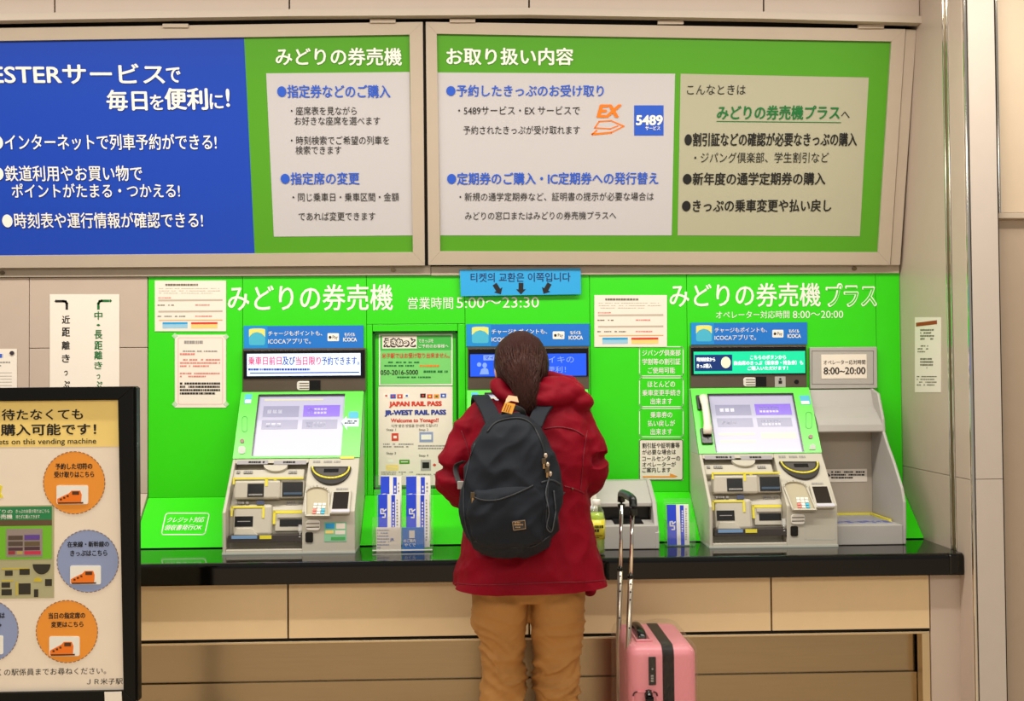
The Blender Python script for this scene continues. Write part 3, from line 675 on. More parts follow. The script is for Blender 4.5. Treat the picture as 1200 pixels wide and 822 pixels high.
EM = lambda n, c, e: screenmat('glow_' + n, c, e)
letters('red_message', MF, [('乗車日前日', 291, 418, 330, 428, .015), ('当日限り', 346.5, 418, 376, 428, .015)], EM('red', (220, 50, 90), .5), mon1, d=.0014)
letters('blue_message', MF, [('及び', 331, 418, 346, 428, .015), ('予約できます。', 377, 418, 421, 428, .01)], EM('navy', (40, 60, 150), .4), mon1, d=.0014)
bm = B(); bars(bm, MF, 291, 432, 420, 435.5, 1, .0014, .7, 1, 0); rect(bm, MF, 293, 436.4, 421, 437.6, .0008, .0014); fin('ticker_line', bm, EM('navy', (40, 60, 150), .4), mon1)
bm = B(); rect(bm, MF, 551, 415, 687, 441, 0, .0008); fin('message_screen', bm, screenmat('screen_blue', (30, 74, 206), .8), mon2)
letters('message', MF, [('マイテイキの', 610, 418, 672.5, 425.5), ('便利！', 641, 429.5, 663, 437)], EM('lilac', (110, 140, 240), .7), mon2, d=.0014)
bm = B(); rect(bm, MF, 566.5, 416.5, 584, 422.5, .0008, .0012); disc(bm, MF, 561.5, 427.5, 2.6, 2.6, .0008, .0012, 14); poly(bm, MF, [(562, 439), (564, 433), (568, 431), (572, 433), (573, 439)], .0008, .0012); disc(bm, MF, 568, 428.3, 2.7, 3, .0008, .0012, 12); fin('picture', bm, EM('lilac', (110, 140, 240), .7), mon2)
letters('picture_label', MF, [('マイ', 568, 417.5, 579, 421.5, .02)], EM('darkblue', (20, 30, 110), .2), mon2, d=.0016)
bm = B(); rect(bm, MF, 813, 412, 943.5, 438, 0, .0008); fin('message_screen', bm, screenmat('screen_teal', (24, 190, 140), .7), mon3)
bm = B(); rect(bm, MF, 814, 416, 858, 435, .0008, .0012); fin('navy_block', bm, EM('navyb', (24, 50, 110), .3), mon3)
letters('message', MF, [('こちらのボタンから', 879, 416.5, 921, 421.3, .012), ('自由席のきっぷ（乗車券・特急券）も', 860, 422.8, 941, 428, .012), ('ご購入いただけます！', 876, 429.2, 923, 434, .012), ('時刻検索から', 816.5, 419, 838, 424, .02), ('きっぷ購入', 816.5, 426.5, 834, 431.5, .02)], EM('white', (236, 244, 240), .9), mon3, d=.0014)
bm = B(); disc(bm, MF, 850.5, 425, 5.6, 6.6, .0012, .0018, 20); fin('round_button', bm, EM('palegreen', (216, 232, 170), .8), mon3)
PMS = Moved(PMN0, 0)
bm = B(); rect(bm, PMN0, 908, 441.5, 920.5, 454, -.002, .0015); fin('person_plate', bm, K['mgrey'], m3)
bm = B(); disc(bm, PMN0, 914.3, 444.5, 1.3, 1.3, .0015, .0022, 10); rect(bm, PMN0, 912.3, 446.3, 916.3, 450, .0015, .0022); fin('person_symbol', bm, K['black'], m3)
bm = B(); disc(bm, PMN0, 933.5, 447.8, 2.8, 2.6, -.002, .001, 16); fin('camera_lens', bm, K['slot'], m3)
# arrow sticker with small print beside the left screen
bm = B(); poly(bm, PBZ0, [(400, 495), (406.5, 488.5), (406.5, 491.5), (421, 491.5), (420.5, 501), (406.8, 501), (407, 505)], .004, .0052); ars = fin('arrow_sticker', bm, mat('sticker_pale', (206, 226, 240), .4), m1)
bm = B(); bars(bm, PBZ0, 404, 494, 419, 498.6, 2, .0064, .55, 4); fin('small_print', bm, K['black'], ars)
bm = B(); poly(bm, PBZ0, rrect(409, 483.5, 420, 491.3, 2), .004, .0055); fin('sticker_top', bm, K['cyanp'], ars)
# handset
hp = [PBZ0.w(*PBZ0.at(823 + t * 5.5, 468 + t * 44), .022 + .014 * math.sin(PI * t)) for t in [i / 8 for i in range(9)]]
hs = empty('telephone_handset', hp[-1], 'white telephone handset hanging on the right ticket machine', 'telephone')
bm = B(); tubebm(bm, hp, [(.017, .012)] * 2 + [(.014, .009)] * 5 + [(.018, .012)] * 2, 12); fin('handle', bm, mat('handset_white', (236, 226, 212), .35), hs, smooth=True)
for p_ in (hp[1], hp[-2]):
    bm = B(); tubebm(bm, [p_ - PBZ0.n * .018, p_], [.014, .012], 12); fin('earpiece', bm, mat('handset_white', (236, 226, 212), .35), hs)
bm = B(); tubebm(bm, smoothpts([hp[-1] - PBZ0.n * .004, hp[-1] + Vector((0, -.004, -.02)), hp[-1] + Vector((0, .004, -.035))]), .002, 6); fin('cord', bm, K['slot'], hs)

# ---------------------------------------------------------------- operator desk beside the right machine
od = empty('operator_desk_unit', (Q(1005, 640, -.3).x, -.18, ZC), 'grey document reading unit with hood beside the right ticket machine', 'document reader')
ox0 = Q(947.5, 460, -.03).x + .004; ox1 = PW.at(1027.5, 430)[0]
PO = wallplane(-.02)
bm = B(); rect(bm, PO, 949.5, 407, 1028, 455.5, -.017, 0); fin('head_plate', bm, K['mgrey'], od, bev=.002)
bm = B(); outline(bm, PO, [(951.5, 411.5), (1023.5, 411.5), (1023.5, 450.5), (951.5, 450.5)], .7, 0, .0008); fin('plate_joint', bm, mat('joint_grey', (120, 116, 112), .5), od)
cdp = empty('x', (0, 0, 0), None, None); bpy.data.objects.remove(cdp)
bm = B(); rect(bm, PO, 962.5, 415.5, 1015.5, 443.8, 0, .0015); cp = fin('hours_card', bm, K['paper'], od)
letters('lettering', PO, [('オペレーター応対時間', 965, 422, 1014, 427.5, .008), ('8:00~20:00', 965, 430.5, 1014, 439, .02)], K['black'], cp, d=.0022)
# hood: curved bulge under the plate, wider at the bottom, running to the right wing
zt1 = PO.at(1000, 455.5)[1]; zt0 = wallplane(-.14).at(1000, 507)[1]
xw = wallplane(-.14).at(1035, 480)[0]
bm = B()
hpz = [(.003, 0), (.003, zt1 - zt0 - .004), (.02, zt1 - zt0 - .004), (.05, .10), (.115, .055), (.14, .03), (.145, .004), (.14, 0)]
def hoodpts(x): return [Vector((x, -y, zt0 + z)) for y, z in hpz]
prism(bm, hoodpts(ox0), Vector((xw - ox0, 0, 0))); fin('hood', bm, K['mgrey'], od, bev=.006, smooth=False)
bm = B(); PH = wallplane(-.1455)
bm2 = None
zd0 = ZC + .075
Yd = -.315
bm.free()
# wing panel at the right: curved outline in the y-z plane
wing = [(-.003, .0), (-.34, 0), (-.345, .06), (-.345, .16), (-.325, .21), (-.25, .30), (-.18, .37), (-.145, zt0 - ZC), (-.14, zt0 - ZC + .05), (-.09, zt1 - ZC - .02), (-.02, zt1 - ZC - .002), (-.003, zt1 - ZC - .002)]
xwg = wallplane(-.34).at(1062, 620)[0]
bm = B(); prism(bm, [Vector((xwg - .012, y, ZC + .001 + z)) for y, z in wing], Vector((.012, 0, 0))); fin('wing', bm, K['mgrey'], od, bev=.004)
bm = B(); prism(bm, hoodpts(xw - .001), Vector((xwg - .012 - xw, 0, 0))) if xwg - .012 > xw else None
if bm.verts: fin('hood_end', bm, K['mgrey'], od, bev=.004)
else: bm.free()
bm = B(); box(bm, ox0, xwg - .013, -.02, -.003, ZC + .07, zt0 + .01); fin('back_panel', bm, mat('desk_back_beige', (178, 166, 150), .45), od)
bm = B(); box(bm, ox0, xwg - .0125, -.34, -.02, ZC + .001, zd0); fin('base', bm, K['mgrey'], od, bev=.003)
bm = B(); box(bm, ox0 + .01, xwg - .03, -.29, -.03, zd0, zd0 + .0015); fin('reading_glass', bm, mat('blue_mat', (150, 156, 176), .2), od)
bm = B()
box(bm, ox0 + .005, xwg - .016, -.034, -.024, zd0, zd0 + .008); box(bm, xwg - .028, xwg - .018, -.24, -.03, zd0, zd0 + .008)
fin('yellow_edge', bm, K['yellow'], od)
rr = random.Random(5); bm = B()
for k in range(9):
    x_ = ox0 + .02 + k * .024; box(bm, x_, x_ + rr.uniform(.01, .02), -.28 + (k % 2) * .02, -.25 + (k % 3) * .01, zd0 + .0015, zd0 + .0022)
fin('mat_print', bm, mat('indigo_print', (80, 84, 160), .4), od)
PD = wallplane(-.021)
bm = B(); rect(bm, PD, 962, 550, 1016, 565, 0, .001); nt_ = fin('instruction_strip', bm, K['paper'], od)
bm = B(); bars(bm, PD, 974, 552.5, 1013, 562.5, 3, .0022, .55, 12); arrow(bm, PD, (973, 557.5), 0, 5, 2, 3.5, .001, .0018); fin('small_print', bm, K['black'], nt_)

# ---------------------------------------------------------------- papers
def paper(name, pl, x0, y0, x1, y1, label, cat, group=None, m='paper', skew=0):
    r_ = empty(name, pl.w(*pl.at((x0 + x1) / 2, y1), 0), label, cat, group)
    bm = B(); quad(bm, pl, [(x0 + skew, y0), (x1 + skew, y0), (x1, y1), (x0, y1)], .0004, .0014); fin('sheet', bm, K[m], r_); return r_
def flyer(pl, x0, y0, x1, y1, label):
    r_ = paper('notice_sheet', pl, x0, y0, x1, y1, label, 'notice', 'white fare notices with blue and red boxes')
    W_, H_ = x1 - x0, y1 - y0
    X = lambda f: x0 + f * W_; Y = lambda f: y0 + f * H_
    bm = B(); bars(bm, pl, X(.15), Y(.065), X(.9), Y(.108), 1, .0024, .9, 3, 0); bars(bm, pl, X(.04), Y(.475), X(.5), Y(.497), 1, .0024, .9, 5, .45); bars(bm, pl, X(.04), Y(.695), X(.5), Y(.717), 1, .0024, .9, 6, .45); fin('black_print', bm, mat('dim_print', (110, 104, 90), .5), r_)
    bm = B(); bars(bm, pl, X(.06), Y(.15), X(.92), Y(.29), 3, .0022, .25, 7); rect(bm, pl, X(.05), Y(.37), X(.95), Y(.405), .0014, .002); rect(bm, pl, X(.05), Y(.59), X(.95), Y(.625), .0014, .002); fin('grey_print', bm, mat('pale_grey_print', (192, 176, 160), .5), r_)
    bm = B(); bars(bm, pl, X(.57), Y(.47), X(.9), Y(.497), 1, .0024, .9, 8, 0); bars(bm, pl, X(.57), Y(.69), X(.9), Y(.717), 1, .0024, .9, 9, 0); bars(bm, pl, X(.05), Y(.33), X(.3), Y(.355), 1, .0024, .8, 9, 0); fin('red_print', bm, K['pinkp'], r_)
    bm = B(); rect(bm, pl, X(.06), Y(.775), X(.95), Y(.79), .0014, .002); fin('orange_rule', bm, K['circo'], r_)
    bm = B(); rect(bm, pl, X(.11), Y(.82), X(.46), Y(.86), .0014, .0022); fin('blue_box', bm, K['sky'], r_)
    bm = B(); rect(bm, pl, X(.11), Y(.865), X(.46), Y(.94), .0014, .0022); fin('blue_box_body', bm, mat('pale_sky', (150, 200, 226), .5), r_)
    bm = B(); rect(bm, pl, X(.51), Y(.82), X(.88), Y(.86), .0014, .0022); fin('red_box', bm, K['red'], r_)
    bm = B(); rect(bm, pl, X(.51), Y(.865), X(.88), Y(.94), .0014, .0022); fin('yellow_box', bm, mat('pale_yellow2', (232, 208, 120), .5), r_)
    return r_
PF0 = wallplane(-.0015)
flyer(PF0, 181.5, 329, 265, 388.5, 'white fare notice at the top left corner of the green surround')
flyer(PF0, 696.5, 346, 781.5, 406.8, 'white fare notice on green between middle and right ticket machines')
n2 = paper('notice_sheet', PF0, 205, 392.5, 265, 478, 'tall taped white notice with red lines, below the left fare notice', 'notice')
bm = B(); bars(bm, PF0, 216, 399.5, 255, 403.5, 1, .0024, .9, 1, 0); bars(bm, PF0, 211, 411, 258, 413, 1, .0024, .8, 2); fin('grey_print', bm, K['greyp'], n2)
bm = B(); bars(bm, PF0, 211, 414.2, 240, 416.6, 1, .0024, .9, 3, 0); bars(bm, PF0, 211, 421, 258, 432, 3, .0024, .5, 4); bars(bm, PF0, 211, 437, 258, 444, 2, .0024, .5, 5); outline(bm, PF0, rrect(209, 396, 261, 474, 2), .3, .0014, .002); fin('red_print', bm, K['pinkp'], n2)
bm = B(); bars(bm, PF0, 211, 448.5, 258, 464, 4, .0024, .62, 6, .05); fin('black_print', bm, K['black'], n2)
bm = B()
for x_, y_ in ((205, 394), (265, 395), (205, 474), (265, 474)): quad(bm, PF0, [(x_ - 3.6, y_), (x_, y_ - 3.6), (x_ + 3.6, y_), (x_, y_ + 3.6)], .0015, .0019)
fin('tape', bm, mat('clear_tape', (220, 240, 210), .3, alpha=.45), n2)
# callcentre notice (white, lowest of the rounded notices)
cc = paper('callcentre_notice', PF0, 749, 515.3, 800.5, 563, 'white notice with black lettering and orange arrow below three green notices', 'notice')
letters('lettering', PF0, [('割引証や証明書等', 752.5, 519, 796.5, 525.5, .012), ('が必要な場合は', 752.5, 527, 792, 533, .012), ('コールセンターの', 752.5, 534.5, 797, 540.5, .012), ('オペレーターが', 752.5, 541.6, 792, 547.4, .012), ('ご案内します', 752.5, 548, 786, 554, .012)], K['black'], cc, d=.0024)
bm = B(); poly(bm, PF0, [(753, 558.2), (785, 558.2), (785, 555), (794.5, 558.5), (790, 560), (753, 560)], .0014, .0022); fin('orange_arrow', bm, K['circo'], cc)
bm = B(); outline(bm, PF0, rrect(749.4, 515.7, 800, 562.6, 2), .7, .0014, .002); fin('border', bm, K['black'], cc)
# side wall notice
sn = paper('side_wall_notice', PS, 1072.5, 372, 1103, 460, 'tall white notice with red heading on the right side wall', 'notice')
bm = B(); rect(bm, PS, 1074, 377, 1098.5, 381.5, .0014, .0022); fin('red_heading', bm, mat('dark_red_print', (150, 40, 30), .5), sn)
bm = B(); bars(bm, PS, 1079, 386, 1095, 400, 4, .0024, .5, 3); bars(bm, PS, 1076, 405, 1088, 415, 3, .0024, .4, 4); bars(bm, PS, 1079, 420, 1094, 434, 4, .0024, .5, 5); bars(bm, PS, 1075, 441, 1098, 454, 4, .0024, .35, 6); fin('grey_print', bm, mat('dim_print', (110, 104, 90), .5), sn)
# direction poster
dp = paper('direction_poster', PF0, 58.5, 345, 140, 500, 'tall white poster with black and green bent arrows and vertical lettering', 'poster')
def vert(chars, xc, w_):
    return [(c, xc - w_ / 2 * (1 if c not in '・っ' else .45), y0, xc + w_ / 2 * (1 if c not in '・っ' else .45), y1, .02) for c, y0, y1 in chars]
letters('black_lettering', PF0, vert([('近', 370, 379.5), ('距', 384, 394.5), ('離', 400, 410), ('き', 415.5, 425), ('っ', 434.5, 440.5), ('ぷ', 446.5, 457)], 77.5, 9.5), K['black'], dp, d=.0024)
letters('green_lettering', PF0, vert([('中', 365, 375), ('・', 380, 382.5), ('長', 387, 397.5), ('距', 400, 410), ('離', 411.5, 421.5), ('き', 424, 433), ('っ', 439, 444.5), ('ぷ', 447, 457.5)], 115.5, 9.5), K['dgreen'], dp, d=.0024)
def bent(bm, pts, wd):
    for a, b in zip(pts[:-1], pts[1:]): stroke(bm, PF0, a, b, wd, .0014, .0024)
bm = B(); bent(bm, [(78.5, 362), (78.5, 356), (77, 353.6), (74.5, 353.2), (68, 353.2)], 2.8); arrow(bm, PF0, (64, 353.2), PI, 3, 2.6, 2.2, .0014, .0024); fin('black_arrow', bm, K['black'], dp)
bm = B(); bent(bm, [(115.5, 362), (115.5, 356), (117, 353.4), (119.5, 352.8), (127, 352.8)], 2.8); arrow(bm, PF0, (131.5, 352.8), 0, 3, 2.6, 2.2, .0014, .0024); fin('green_arrow', bm, K['dgreen'], dp)
# small notice far left
ln = paper('small_timetable_sheet', PF0, -45, 409, 20, 500, 'white sheet with blue heading pinned at the far left edge', 'notice')
bm = B(); bars(bm, PF0, -30, 415, 6, 420, 1, .0024, .9, 2, 0); fin('blue_print', bm, K['tblue'], ln)
bm = B(); bars(bm, PF0, -40, 424, 12, 432, 2, .0024, .4, 3); 
for y_ in (437, 441, 444.5, 448, 452): rect(bm, PF0, -40, y_, 14, y_ + .5, .0014, .002)
fin('grey_print', bm, K['greyp'], ln)
bm = B(); disc(bm, PF0, 14.5, 414, 2.6, 2.4, .0014, .006, 12); fin('pin', bm, mat('dark_pin', (60, 50, 60), .3), ln)
# posters in the display case
PV = wallplane(.022)
e1 = paper('pickup_notice', PV, 444, 391.5, 530.5, 452, 'green and white notice with phone number in the display case', 'notice', m='white')
bm = B(); rect(bm, PV, 445.5, 393, 529, 411, .0014, .002); fin('green_band', bm, mat('mid_green_print', (66, 178, 70), .4), e1)
bm = B(); rect(bm, PV, 445.5, 411, 529, 450.5, .0014, .002); fin('pale_green_band', bm, mat('pale_green_print', (120, 206, 110), .4), e1)
bm = B(); rect(bm, PV, 448, 394, 488.5, 408.7, .002, .0026); fin('name_plate', bm, K['paper'], e1)
letters('black_lettering', PV, [('えきねっと', 449.2, 396, 487.5, 407.4, .085), ('050-2016-5000', 446, 433.8, 490, 439.4, .012)], K['black'], e1, d=.0034)
letters('name_lettering_core', PV, [('えきねっと', 451, 397.6, 485.7, 405.8, .03)], K['paper'], e1, d=.0044)
letters('white_lettering', PV, [('できっぷを', 490.5, 397.5, 508, 401.7, .01), ('ご予約のお客様へ', 490.5, 403.7, 525.5, 408, .01)], K['white'], e1, d=.0034)
letters('red_lettering', PV, [('米子駅ではお受け取り出来ません。', 447.5, 413.8, 527, 420, .015)], K['red'], e1, d=.0034)
bm = B(); bars(bm, PV, 455, 424, 520, 426.2, 1, .0032, .8, 1, .1); bars(bm, PV, 447, 428, 488, 430.2, 1, .0032, .8, 2, .1); bars(bm, PV, 493, 434.5, 527, 437.5, 1, .0032, .8, 2, .1); bars(bm, PV, 462, 441.5, 508, 443.6, 1, .0032, .8, 2, .1); fin('small_print', bm, K['dgreen'], e1)
bm = B(); bars(bm, PV, 492, 427.8, 524, 430.4, 1, .0032, .9, 9, 0); fin('orange_print', bm, K['orange'], e1)
e2 = paper('rail_pass_poster', PV, 443.5, 453.2, 530.5, 569, 'white rail pass poster with flags and four step pictures', 'poster')
letters('red_lettering', PV, [('JAPAN RAIL PASS', 456, 470.5, 517.8, 478, .065), ('Welcome to Yonago!!', 458, 490.5, 514, 496.5, .035)], K['red'], e2, d=.0024)
letters('blue_lettering', PV, [('JR-WEST RAIL PASS', 450.7, 480.6, 523, 488.4, .065)], mat('deep_blue_print', (40, 60, 150), .45), e2, d=.0024)
letters('black_lettering', PV, [('티켓 발권 방법을 안내해 드립니다', 459, 497.3, 513, 501), ('Step 1', 453, 502.5, 464, 506), ('Step 2', 491, 502.5, 502, 506), ('Step 3', 453, 530, 464, 533.6), ('Step 4', 491, 532.8, 502, 536.4)], mat('dark_grey_print', (60, 56, 54), .5), e2, d=.0024)
bm = B(); bars(bm, PV, 449, 520, 485, 526, 2, .0022, .5, 1); bars(bm, PV, 490, 522, 524, 528, 2, .0022, .5, 2); bars(bm, PV, 447, 553, 484, 557.5, 2, .0022, .5, 3); bars(bm, PV, 488, 555.5, 524, 561, 2, .0022, .5, 3); fin('small_print', bm, K['greyp'], e2)
fl = [('white', 'red'), ('tblue', 'red'), ('red', 'white'), ('white', 'tblue'), ('black', 'red'), ('red', 'yellow'), ('circo', 'dgreen'), ('tblue', 'white')]
for k, (a_, b_) in enumerate(fl):
    x_ = 449.5 + (k % 4) * 8 + (43 if k > 3 else 0); y_ = 461.5 + [0, .8, .8, 0][k % 4]
    bm = B(); rect(bm, PV, x_, y_, x_ + 6.3, y_ + 5, .0014, .002); f_ = fin('flag', bm, K[a_], e2)
    bm = B(); rect(bm, PV, x_ + 2, y_ + 1.4, x_ + 4.4, y_ + 3.6, .002, .0026); fin('flag_device', bm, K[b_], f_)
for nm, x0_, y0_, x1_, y1_, m_ in (('red_ticket_picture', 459, 508, 467, 517, 'red'), ('window_picture', 491.5, 506.5, 507.5, 518.5, 'circb'), ('ticket_picture', 453, 536, 463, 545, 'paper'), ('green_ticket_picture', 468, 539, 480, 544, 'lbgreen'), ('yellow_ticket_picture', 452.5, 545, 467, 551.5, 'header'), ('machine_picture', 493, 539, 505, 552, 'mgrey')):
    bm = B(); rect(bm, PV, x0_, y0_, x1_, y1_, .0014, .002); q_ = fin(nm, bm, K[m_], e2)
    bm = B(); rect(bm, PV, x0_ + 2, y0_ + 3, x1_ - 2, y1_ - 3, .002, .0026); fin('picture_detail', bm, K['black' if m_ == 'mgrey' else 'white'], q_)
bm = B(); arrow(bm, PV, (507, 545.3), PI, 4, 2, 2.5, .0014, .002); fin('red_arrow', bm, K['red'], e2)

# ---------------------------------------------------------------- counter-top things
acr = film('clear_acrylic_sheet', (240, 240, 236), .07, .35)
JRB = mat('timetable_blue', (36, 70, 214), .4); 
def booklet(Yb, x0, y0, x1, y1, label, jr=.27, lean=.03):
    """thin folded timetable standing in the rack"""
    c = Q((x0 + x1) / 2, y1, Yb)
    r_ = empty('timetable_leaflet', c, label, 'leaflet', 'blue and white timetable leaflets in the racks')
    p = Plane(Q(x0, y1, Yb), (1, 0, 0), (0, lean * 3, 1))
    bm = B(); rect(bm, p, x0, y0, x1, y1, -.012, 0); fin('pages', bm, K['white'], r_, bev=.0008)
    W_ = x1 - x0
    bm = B(); rect(bm, p, x0, y0 + .2, x0 + W_ * .42, y1, 0, .0008); fin('blue_cover', bm, JRB, r_)
    bm = B(); rect(bm, p, x0 + W_ * .60, y0 + 1, x0 + W_ * .77, y1, 0, .0008); fin('blue_band', bm, JRB, r_)
    H_ = y1 - y0
    bm = B(); bars(bm, p, x0 + W_ * .66, y0 + H_ * .15, x0 + W_ * .72, y0 + H_ * .7, 9, .0016, .6, 3, 0); fin('band_print', bm, K['white'], r_)
    bm = B(); bars(bm, p, x0 + W_ * .83, y0 + H_ * .1, x0 + W_ * .9, y0 + H_ * .9, 14, .001, .5, 4, 0); fin('grey_print', bm, K['greyp'], r_)
    if jr:   # rotated JR letters, built as strokes reading upward
        bm = B(); s_ = W_ / 26.0; a = x0 + W_ * .10; b = y0 + H_ * jr
        for p1, p2 in (((.7, 1), (.7, 5.8)), ((.7, .8), (3.4, .5)), ((3.4, .5), (3.6, 3.3)), ((3.6, 3.6), (6.8, 1)), ((.7, 5.8), (5.6, 5.8)), ((5.8, 5.8), (5.8, 10)), ((5.8, 10.1), (2.8, 10.1))):
            stroke(bm, p, (a + p1[0] * s_, b + p1[1] * s_), (a + p2[0] * s_, b + p2[1] * s_), 1.35 * s_, .0008, .0018)
        fin('railway_logo', bm, K['white'], r_)
    return r_
YR = -.335
def r1():
    booklet(YR + .05, 446, 558.5, 470.5, 634, 'timetable leaflet at back left of the wide clear rack')
    booklet(YR + .05, 476, 558.5, 504.5, 634, 'timetable leaflet at back right of the wide clear rack')
    booklet(YR + .02, 443, 579.5, 469, 642, 'timetable leaflet in front at left of the wide clear rack')
    booklet(YR + .02, 476.5, 579.5, 503.5, 642, 'timetable leaflet in front at right of the wide clear rack')
r1()
PR = wallplane(YR)
def flat_leaflet(x0, y0, x1, y1, m, label):
    r_ = empty('folded_leaflet', Q((x0 + x1) / 2, y1, YR), label, 'leaflet')
    bm = B(); rect(bm, PR, x0, y0, x1, y1, -.004, 0); fin('cover', bm, K[m], r_); return r_
l1 = flat_leaflet(441, 618.5, 470, 647, 'paper', 'white leaflet with small blue print at front of the wide clear rack')
bm = B(); bars(bm, PR, 442, 621, 456, 645, 7, .001, .35, 3); fin('print', bm, K['circb'], l1)
letters('blue_lettering', PR, [('JR', 457, 631, 462, 635, .03)], K['tblue'], l1, d=.0012)
l2 = flat_leaflet(471, 618.5, 497, 647, 'sky2', 'blue leaflet with white lettering at front of the wide clear rack')
bm = B(); rect(bm, PR, 479.5, 622, 486, 631, 0, .001); fin('card_picture', bm, K['paper'], l2)
letters('white_lettering', PR, [('のご案内', 473, 632, 487, 636, .02), ('やくで', 474, 637, 487, 641, .02)], K['white'], l2, d=.0012)
rk = empty('brochure_rack', Q(471, 650, YR), 'wide clear acrylic rack holding blue timetables by the left machine', 'brochure rack')
x0, x1 = PR.at(437, 640)[0], PR.at(507, 640)[0]
zr = ZC + .0015
for nm, a in (('front_pane', (x0, x1, YR - .022, YR - .019, zr, PR.at(470, 605)[1])), ('side_pane', (x0, x0 + .003, YR - .019, YR + .09, zr, PR.at(470, 618)[1])), ('side_pane', (x1 - .003, x1, YR - .019, YR + .09, zr, PR.at(470, 607)[1])), ('back_pane', (x0, x1, YR + .088, YR + .091, zr, PR.at(470, 560)[1])), ('base', (x0, x1, YR - .019, YR + .088, zr, zr + .003))):
    bm = B(); box(bm, *a); fin(nm, bm, acr, rk)
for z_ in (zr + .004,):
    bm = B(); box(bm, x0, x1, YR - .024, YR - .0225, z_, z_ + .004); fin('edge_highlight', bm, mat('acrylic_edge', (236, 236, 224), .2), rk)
# second small rack
booklet(-.30, 782, 591.5, 807.5, 639, 'timetable leaflet in the small clear rack left of the right machine', .41)
YQ = -.30; PQ = wallplane(YQ)
rk2 = empty('brochure_rack', Q(797, 641, YQ), 'small clear acrylic rack with one timetable beside the right machine', 'brochure rack')
x0, x1 = PQ.at(780.5, 630)[0], PQ.at(814, 630)[0]
for nm, a in (('front_pane', (x0, x1, YQ - .022, YQ - .020, zr, PQ.at(797, 612)[1])), ('side_pane', (x0, x0 + .002, YQ - .020, YQ + .05, zr, PQ.at(797, 610)[1])), ('side_pane', (x1 - .002, x1, YQ - .020, YQ + .05, zr, PQ.at(797, 608)[1])), ('base', (x0, x1, YQ - .020, YQ + .05, zr, zr + .003)), ('back_pane', (x0, x1, YQ + .048, YQ + .05, zr, PQ.at(797, 586)[1]))):
    bm = B(); box(bm, *a); fin(nm, bm, acr, rk2)
# grey printer-like unit beside the person
rp = empty('receipt_unit', Q(730, 643, -.36), 'low grey desktop unit with black slot between person and small rack', 'card reader')
gx0, gx1 = xB + dx2 + .003, wallplane(-.36).at(771, 640)[0]
gp = [(-.37, .001), (-.37, .085), (-.31, .095), (-.285, .145), (-.14, .215), (0.0, .215), (0.0, .001)]
PG = wallplane(-.37)
bm = B()
zz = [(-.37, .001), (-.37, .088), (-.33, .092), (-.33, .001)]
def gpr(bm, pr, a, b): prism(bm, [Vector((a, y, ZC + z)) for y, z in pr], Vector((b - a, 0, 0)))
gpr(bm, [(-.37, .001), (-.37, .088), (-.27, .098), (-.27, .001)], gx0, gx1)
gpr(bm, [(-.27, .001), (-.27, .155), (-.295, .155), (-.27, .170), (-.15, .235), (-.13, .235), (-.13, .001)], gx0, gx1) if False else None
gpr(bm, [(-.30, .150), (-.30, .165), (-.17, .235), (-.095, .235), (-.14, .150)], gx0, gx1)
gpr(bm, [(-.235, .001), (-.235, .155), (-.14, .155), (-.222, .001)], gx0, gx1)
fin('casing', bm, K['mgrey'], rp, bev=.003)
bm = B(); gpr(bm, [(-.372, .001), (-.372, .06), (-.31, .17), (-.18, .238), (-.092, .238), (-.218, .001)], gx1 - .012, gx1 + .004); fin('side_cheek', bm, K['mgrey'], rp, bev=.003)
bm = B(); gpr(bm, [(-.25, .098), (-.25, .15), (-.221, .15), (-.221, .098)], gx0, gx1 - .012); fin('slot', bm, K['slot'], rp)
bm = B(); gpr(bm, [(-.345, .0905), (-.345, .0935), (-.26, .102), (-.26, .099)], gx0 + .06, gx1 - .05); fin('glossy_tray', bm, K['bezelb'], rp)
bm = B(); gpr(bm, [(-.31, .09), (-.31, .104), (-.29, .104), (-.29, .09)], gx0 + .11, gx1 - .09); fin('tray_stop', bm, K['slot'], rp)
# bottle
YT = -.46
bc = Q(699.5, 646, YT); bc.z = ZC + .001
bt = empty('tea_bottle', bc, 'small plastic bottle of yellow green tea with white cap', 'bottle')
def lathe(bm, c, prof, seg=24):
    rings = [[bm.verts.new(c + Vector((r_ * math.cos(2 * PI * k / seg), r_ * math.sin(2 * PI * k / seg), z_))) for k in range(seg)] for r_, z_ in prof]
    for i in range(len(rings) - 1):
        for k in range(seg): bm.faces.new((rings[i][k], rings[i][(k + 1) % seg], rings[i + 1][(k + 1) % seg], rings[i + 1][k]))
    bm.faces.new(list(reversed(rings[0]))); bm.faces.new(rings[-1])
hb = Q(700, 586, YT).z - ZC
bm = B(); lathe(bm, bc, [(.026, 0), (.030, .004), (.030, .02), (.028, .03), (.030, .04), (.030, hb * .68), (.026, hb * .78), (.016, hb * .87), (.012, hb * .9), (.012, hb * .93)]); fin('bottle_body', bm, film('clear_plastic', (236, 246, 226), .10, .4), bt, smooth=True)
bm = B(); lathe(bm, bc, [(.024, .004), (.028, .006), (.028, hb * .66), (.024, hb * .76)]); fin('tea', bm, mat('green_tea', (176, 206, 60), .15), bt, smooth=True)
bm = B(); lathe(bm, bc, [(.0306, hb * .28), (.0306, hb * .64)]); lb = fin('label_sleeve', bm, mat('yellow_label', (226, 214, 60), .3), bt, smooth=True)
bm = B(); lathe(bm, bc, [(.0145, hb * .90), (.0150, hb * .905), (.0150, hb * .99), (.0135, hb)]); fin('cap', bm, K['white'], bt, smooth=True)
PTb = wallplane(YT - .0312)
bm = B(); bars(bm, PTb, 696.5, 616, 707, 625, 2, .001, .75, 3, .05); bars(bm, PTb, 697, 628, 706, 632, 2, .001, .4, 3, .05); fin('label_print', bm, K['black'], lb)

